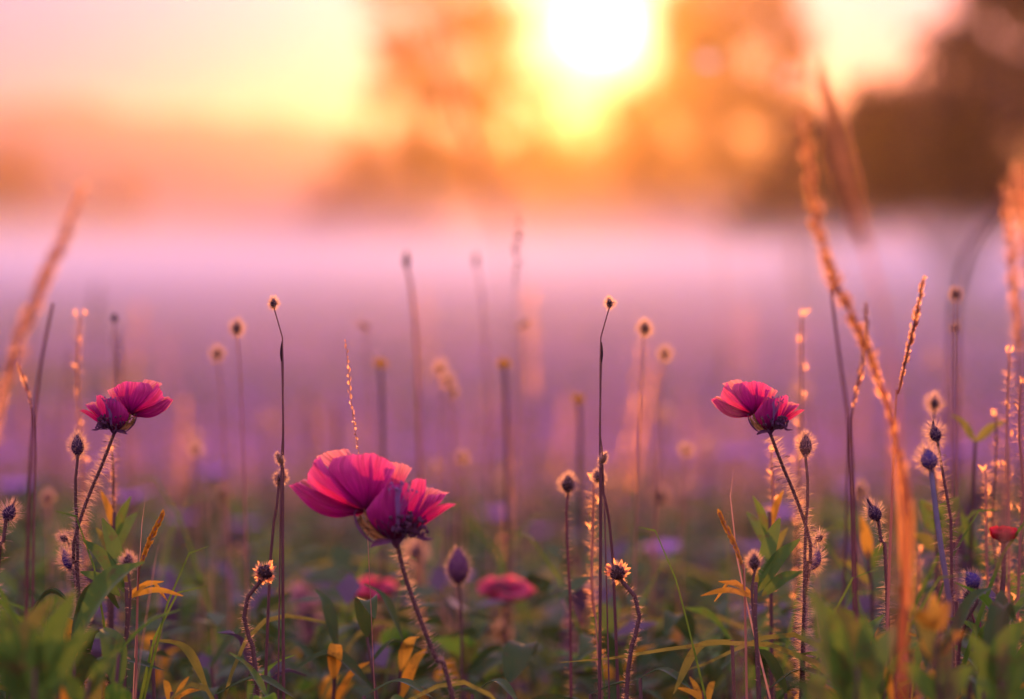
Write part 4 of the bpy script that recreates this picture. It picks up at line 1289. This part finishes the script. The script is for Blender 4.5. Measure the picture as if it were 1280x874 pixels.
# --- dew ------------------------------------------------------------------------
m_dew, t_ = new_mat('dew drop')
g_ = t_.nodes.new('ShaderNodeBsdfRefraction')
g_.inputs['IOR'].default_value = 1.33
g_.inputs['Roughness'].default_value = 0.2
g_.inputs['Color'].default_value = (1, 0.93, 0.8, 1)  # warm tint: the sun's colour put into clear water
o_ = t_.nodes.new('ShaderNodeOutputMaterial')
t_.links.new(g_.outputs[0], o_.inputs[0])
for lab, tip, foot, rad in (('dewy thin grass blade whose drop glows as a pale disc right of the sun', (885, 77, 0.70), (905, 400, 0.74), 0.0024),
                            ('dewy thin grass blade whose drop glows as an orange disc beside the sky gap', (985, 97, 0.68), (1000, 420, 0.72), 0.0018)):
    pts = to_ground([P(*tip), P((tip[0] + foot[0]) / 2 - 4, (tip[1] + foot[1]) / 2, tip[2]), P(*foot)])
    t = thing('dewy_grass', lab, 'grass blade', pts[-1])
    MB().blade(spline(pts, 24)[::-1], 0.00035, Vector((0, -1, 0)), 0.3, lambda q: 1.0 - 0.6 * q, 2).build('blade', M['straw'], t, pts[-1])
    MB().ball(P(*tip) + Vector((0, 0, rad * 0.4)), rad, rad * 1.05, Vector((0, 0, 1)), 20, 14, lambda q: 1.0).build('dew_drop', m_dew, t, pts[-1])


# --- the undergrowth: plants of a few kinds, each one placed on its own -----------
def proto_leafy(kind):
    rg = random.Random(kind * 17 + 3)
    t = thing('undergrowth_plant', 'low leafy plant of the undergrowth', 'plant', (0, 0, 0))
    H = 0.24
    st = spline([Vector((0, 0, H)), Vector((rg.uniform(-.01, .01), rg.uniform(-.01, .01), H * .55)), Vector((0, 0, 0))], 12)
    MB().tube(st, [0.0009 + 0.0008 * i / 12 for i in range(13)], 6).build('stem', M['stem'], t)
    mats = [('leaf', 'leaf', 'leaf_lime'), ('leaf_dark', 'leaf', 'leaf_dark'), ('leaf_purple', 'leaf_dark', 'leaf_purple'), ('leaf_dark', 'leaf_gold', 'leaf_lime'), ('leaf', 'leaf_dark', 'leaf_purple')][kind]
    nl = [11, 14, 12, 12, 10][kind]
    for i in range(nl):
        z = H * (1 - 0.62 * i / nl)
        p0 = Vector((0, 0, z))
        an = i * 2.4 + rg.uniform(-.4, .4)
        ln = rg.uniform(0.035, 0.065) * (0.65 + 0.5 * i / nl)
        up = rg.uniform(0.0, 0.9) if i < nl * .5 else rg.uniform(-0.5, 0.5)
        p1 = p0 + Vector((math.cos(an), math.sin(an), up)).normalized() * ln
        w = ln * rg.uniform(0.10, 0.2)
        leaf_mesh(p0, p1, w, rg.uniform(0.08, 0.28), 0.3, Vector((0, 0, 1)) + Vector((rg.uniform(-.3, .3), rg.uniform(-.3, .3), 0))).build('leaf', M[rg.choice(mats)], t)
    return t


protos = [proto_leafy(k) for k in range(5)]
KIND = ['bright green leafy undergrowth plant with upright leaves', 'dull green bushy undergrowth plant, densest in leaves', 'purplish dark leaved undergrowth plant in the shade', 'undergrowth plant with some yellow leaves among dark ones', 'mixed green and purple leaved undergrowth plant']
rg = random.Random(77)
used = [False] * 5
placed = []
tries = 0
while len(placed) < 210 and tries < 9000:
    tries += 1
    d = 1.22 + 2.1 * rg.random() ** 1.3
    px = rg.uniform(-120, 1400)
    x = (px - 640) / PXR * d
    if any((x - a) ** 2 + (d - b) ** 2 < 0.032 ** 2 for a, b in placed):
        continue
    placed.append((x, d))
    side = abs(px - 640) / 640
    w = [0.7 + 2.4 * side, 1.5, 0.9 - 0.7 * side, 0.35 + 0.5 * side, 0.5]
    kd = rg.choices(range(5), w)[0]
    # the growth stands lower in the middle than on the two sides
    hh = veg_h(d) * rg.uniform(0.78, 1.10) * (0.62 + 0.41 * min(1.0, side ** 0.8))
    if d < 1.62 and 330 < px < 800:
        hh *= 0.70
    o = protos[kd] if not used[kd] else copy_tree(protos[kd])
    used[kd] = True
    s = hh / 0.24
    o.location = (x, d, ground_z(x, d))
    o.rotation_euler = (rg.uniform(-.12, .12), rg.uniform(-.12, .12), rg.uniform(0, 6.28))
    o.scale = (rg.uniform(0.8, 1.25),) * 2 + (s,)
    tag(o, KIND[kd], 'plant', KIND[kd].split(',')[0].replace('plant', 'plants'))

# a dense low layer in the dark middle of the growth
for i in range(80):
    px = rg.uniform(200, 1080)
    d = rg.uniform(1.2, 1.75)
    hh = CAM_H + (315 - rg.uniform(790, 865)) / PXR * d
    kd = rg.choices(range(5), [0.8, 3.0, 0.4, 0.5, 0.4])[0]
    o = protos[kd] if not used[kd] else copy_tree(protos[kd])
    used[kd] = True
    o.location = ((px - 640) / PXR * d, d, 0)
    o.rotation_euler = (rg.uniform(-.2, .2), rg.uniform(-.2, .2), rg.uniform(0, 6.28))
    o.scale = (rg.uniform(0.7, 1.1),) * 2 + (max(0.1, hh) / 0.24,)
    tag(o, KIND[kd], 'plant', KIND[kd].split(',')[0].replace('plant', 'plants'))

# taller growth close by in the two corners
rg = random.Random(31)
for i in range(46):
    side = -1 if i % 2 else 1
    px = 640 + side * rg.uniform(330, 700)
    if 125 < px < 270 or 870 < px < 985:
        px = 640 + side * rg.uniform(520, 700)
    d = rg.uniform(1.02, 1.24)
    x = (px - 640) / PXR * d
    topy = rg.uniform(785, 860) + 40 * (abs(px - 640) < 450)
    hh = CAM_H + (315 - topy) / PXR * d
    kd = rg.choices(range(5), [3.2, 1.6, 0.3, 0.7, 0.8])[0]
    o = protos[kd] if not used[kd] else copy_tree(protos[kd])
    used[kd] = True
    o.location = (x, d, 0)
    o.rotation_euler = (rg.uniform(-.08, .08), rg.uniform(-.08, .08), rg.uniform(0, 6.28))
    o.scale = (rg.uniform(0.55, 0.85),) * 2 + (hh / 0.24,)
    tag(o, KIND[kd], 'plant', KIND[kd].split(',')[0].replace('plant', 'plants'))

# far low herbs nobody could count
def herb_mass(n, d0, d1, seed, mat, name, label):
    g = np.random.default_rng(seed)
    u = g.uniform(0, 1, n)
    d = d0 * (d1 / d0) ** u
    x = g.uniform(-1, 1, n) * (0.20 * d + 0.25)
    h = np.array([veg_h(q) for q in d]) * g.uniform(0.15, 1.0, n)
    c = np.stack([x, d, np.array([ground_z(p, q) for p, q in zip(x, d)]) + h], 1)
    an = g.uniform(0, 2 * np.pi, n)
    up = g.uniform(-0.2, 0.9, n)
    ln = g.uniform(0.012, 0.03, n) * (1 + 0.06 * d)
    dr = np.stack([np.cos(an), np.sin(an), up], 1)
    dr /= np.linalg.norm(dr, axis=1, keepdims=True)
    sd = np.stack([-np.sin(an), np.cos(an), g.normal(0, .3, n)], 1) * (ln * 0.22)[:, None]
    a = dr * ln[:, None]
    drop = np.stack([0 * ln, 0 * ln, -0.15 * ln], 1)
    V = np.stack([c, c + a * .45 + sd, c + a + drop, c + a * .45 - sd], 1).reshape(-1, 3)
    tag(quads_obj(name, V, mat), label, 'ground cover', kind='stuff')


herb_mass(16000, 1.3, 9, 41, M['leaf_dark'], 'low_herbs', 'dark low herbs between the taller plants')
herb_mass(9000, 1.6, 8, 42, M['leaf'], 'green_herbs', 'green low herbs of the nearer meadow')
herb_mass(6000, 1.3, 7, 43, M['leaf_purple'], 'purple_herbs', 'purplish low herbs of the shaded foot of the meadow')


# --- stalks and small flowers standing between the flowers and the far field --------
def place(proto, used_, x, d, s, rz, label, group):
    o = proto if not used_ else copy_tree(proto)
    o.location = (x, d, ground_z(x, d))
    o.rotation_euler = (rg.uniform(-.10, .10), rg.uniform(-.16, .16), rz)
    o.scale = (s, s, s)
    tag(o, label, None, group)
    return o


def proto_stalk(kind):
    r2 = random.Random(kind + 50)
    t = thing('grass_stalk', 'thin grass stalk', 'grass stalk', (0, 0, 0))
    H = 0.40
    sp = spline([Vector((0.012 * (kind - 1), 0, H)), Vector((0.006, 0.004, H * .6)), Vector((0, 0, 0))], 20)
    MB().tube(sp, [0.0006 + 0.0007 * i / 20 for i in range(21)], 5).build('stem', M['straw' if kind != 1 else 'red_stem'], t)
    b = MB()
    n = [70, 40, 26][kind]
    for i in range(n):
        f = i / n * [0.26, 0.16, 0.30][kind]
        j = int(f * 20)
        p = sp[j].lerp(sp[j + 1], f * 20 - j)
        an = r2.uniform(0, 6.28)
        o = Vector((math.cos(an), math.sin(an), 0))
        dr = (Vector((0, 0, 1)) + o * [0.35, 0.5, 1.0][kind]).normalized()
        ln = [0.008, 0.007, 0.006][kind] * r2.uniform(.7, 1.2)
        b.blade(spline([p, p + dr * ln * .5, p + dr * ln], 3), [0.0011, 0.001, 0.0018][kind], o, 0.4, nu=2)
    b.build('plume', M['plume' if kind != 1 else 'straw_dark'], t)
    return t


SK = ['thin pale grass stalk with narrow plume, blurred in the meadow', 'thin reddish grass stalk with short brown plume, blurred in the meadow', 'thin grass stalk with a loose open plume, blurred in the meadow']
sp_ = [proto_stalk(k) for k in range(3)]
us = [False] * 3
for i in range(44):
    d = rg.uniform(1.8, 3.8)
    px = rg.uniform(-40, 1320)
    topy = rg.choice([rg.uniform(330, 440), rg.uniform(420, 520), rg.uniform(480, 570)])
    z = CAM_H + (315 - topy) / PXR * d
    k = rg.choices(range(3), [3, 2, 1.5])[0]
    place(sp_[k], us[k], (px - 640) / PXR * d, d, max(0.4, z / 0.40), rg.uniform(0, 6.28), SK[k], SK[k].split(',')[0].replace('stalk', 'stalks'))
    us[k] = True


def proto_violet():
    t = thing('violet_flower', 'small violet flower', 'flower', (0, 0, 0))
    H = 0.25
    sp = spline([Vector((0.004, 0, H)), Vector((-0.004, 0, H * .5)), Vector((0, 0, 0))], 10)
    MB().tube(sp, 0.0009, 5).build('stem', M['stem'], t)
    c = sp[0]
    for i in range(6):
        an = i * math.pi / 3
        o = Vector((math.cos(an), math.sin(an), 0))
        MB().blade(spline([c, c + o * 0.007 + Vector((0, 0, .004)), c + o * 0.015 + Vector((0, 0, .006))], 5), 0.0055, Vector((0, 0, 1)), 0.3, nu=4).build('petal', M['petal_violet'], t)
    MB().ball(c + Vector((0, 0, 0.002)), 0.003, 0.003).build('core', M['leaf_gold'], t)
    return t


pv = proto_violet()
for i in range(46):
    d = rg.uniform(1.7, 4.2)
    px = rg.uniform(-60, 1340)
    place(pv, i > 0, (px - 640) / PXR * d, d, veg_h(d) * rg.uniform(0.9, 1.25) / 0.25, rg.uniform(0, 6.28), 'small violet flower blurred among the leaves of the meadow', 'violet flowers in the meadow')


def proto_head():
    t = thing('meadow_seed_head', 'small dark seed head', 'seed head', (0, 0, 0))
    H = 0.30
    sp = spline([Vector((0.006, 0, H)), Vector((0.0, 0.004, H * .6)), Vector((0, 0, 0))], 12)
    MB().tube(sp, 0.0008, 5).build('stem', M['straw_dark'], t)
    c = sp[0]
    bo = MB().ball(c, 0.0026, 0.0034, Vector((.1, 0, 1)), 8, 6, BUD).build('core', M['core'], t)
    h = MB()
    halo(h, c, 0.0026, 0.0034, Vector((0, 0, 1)), 160, 0.0048, 0.00016, random.Random(5))
    h.build('halo_hairs', M['hair'], bo)
    return t


ph_ = proto_head()
for i in range(26):
    d = rg.uniform(1.6, 3.4)
    px = rg.uniform(-40, 1320)
    z = CAM_H + (315 - rg.uniform(440, 660)) / PXR * d
    place(ph_, i > 0, (px - 640) / PXR * d, d, max(0.4, z / 0.30), rg.uniform(0, 6.28), 'small fluffy seed head with dark core, blurred in the meadow', 'fluffy seed heads in the meadow')


# --- thin blades leaning and crossing among the near plants -----------------------
def proto_blade(kind):
    r2 = random.Random(kind + 90)
    lean = [0.06, 0.10, 0.07][kind]
    H = 0.27
    pts = spline([Vector((0, 0, 0)), Vector((lean * 0.25, 0.004, H * .5)), Vector((lean, 0.01, H * [0.98, 0.86, 1.0][kind])), Vector((lean * [1.4, 2.0, 1.1][kind], 0.015, H * [1.04, 0.80, 1.12][kind]))], 18)
    return MB().blade(pts, [0.0016, 0.0019, 0.0008][kind], Vector((0.2, -1, 0.2)), 0.5, lambda q: max(0.06, (1 - q) ** 0.45) * (0.6 + 0.4 * min(1, q * 4)), 2).build('grass_stalk', M[['leaf', 'leaf_lime', 'straw'][kind]])


BK = ['thin green grass blade leaning among the near plants', 'yellow green grass blade bent over at its tip among the near plants', 'thin straw coloured grass blade standing among the near plants']
pb = [proto_blade(k) for k in range(3)]
ub = [False] * 3
rg = random.Random(404)
for i in range(120):
    d = rg.uniform(1.06, 1.75)
    px = rg.uniform(-30, 1310)
    k = rg.choices(range(3), [3, 1.8, 0.9])[0]
    if 390 < px < 690 and (k == 2 or d < 1.3):
        px += 330 if px > 540 else -330
    topy = rg.uniform(640, 800) if d < 1.25 else rg.uniform(590, 720)
    z = CAM_H + (315 - topy) / PXR * d
    o = pb[k] if not ub[k] else pb[k].copy()
    if ub[k]:
        col.objects.link(o)
    ub[k] = True
    o.location = ((px - 640) / PXR * d, d, 0)
    o.rotation_euler = (rg.uniform(-.12, .12), rg.uniform(-.15, .15), rg.uniform(0, 6.28))
    o.scale = (rg.uniform(0.6, 1.3), rg.uniform(0.6, 1.3), z / 0.28)
    tag(o, BK[k], 'grass blade', BK[k].replace('blade', 'blades', 1))
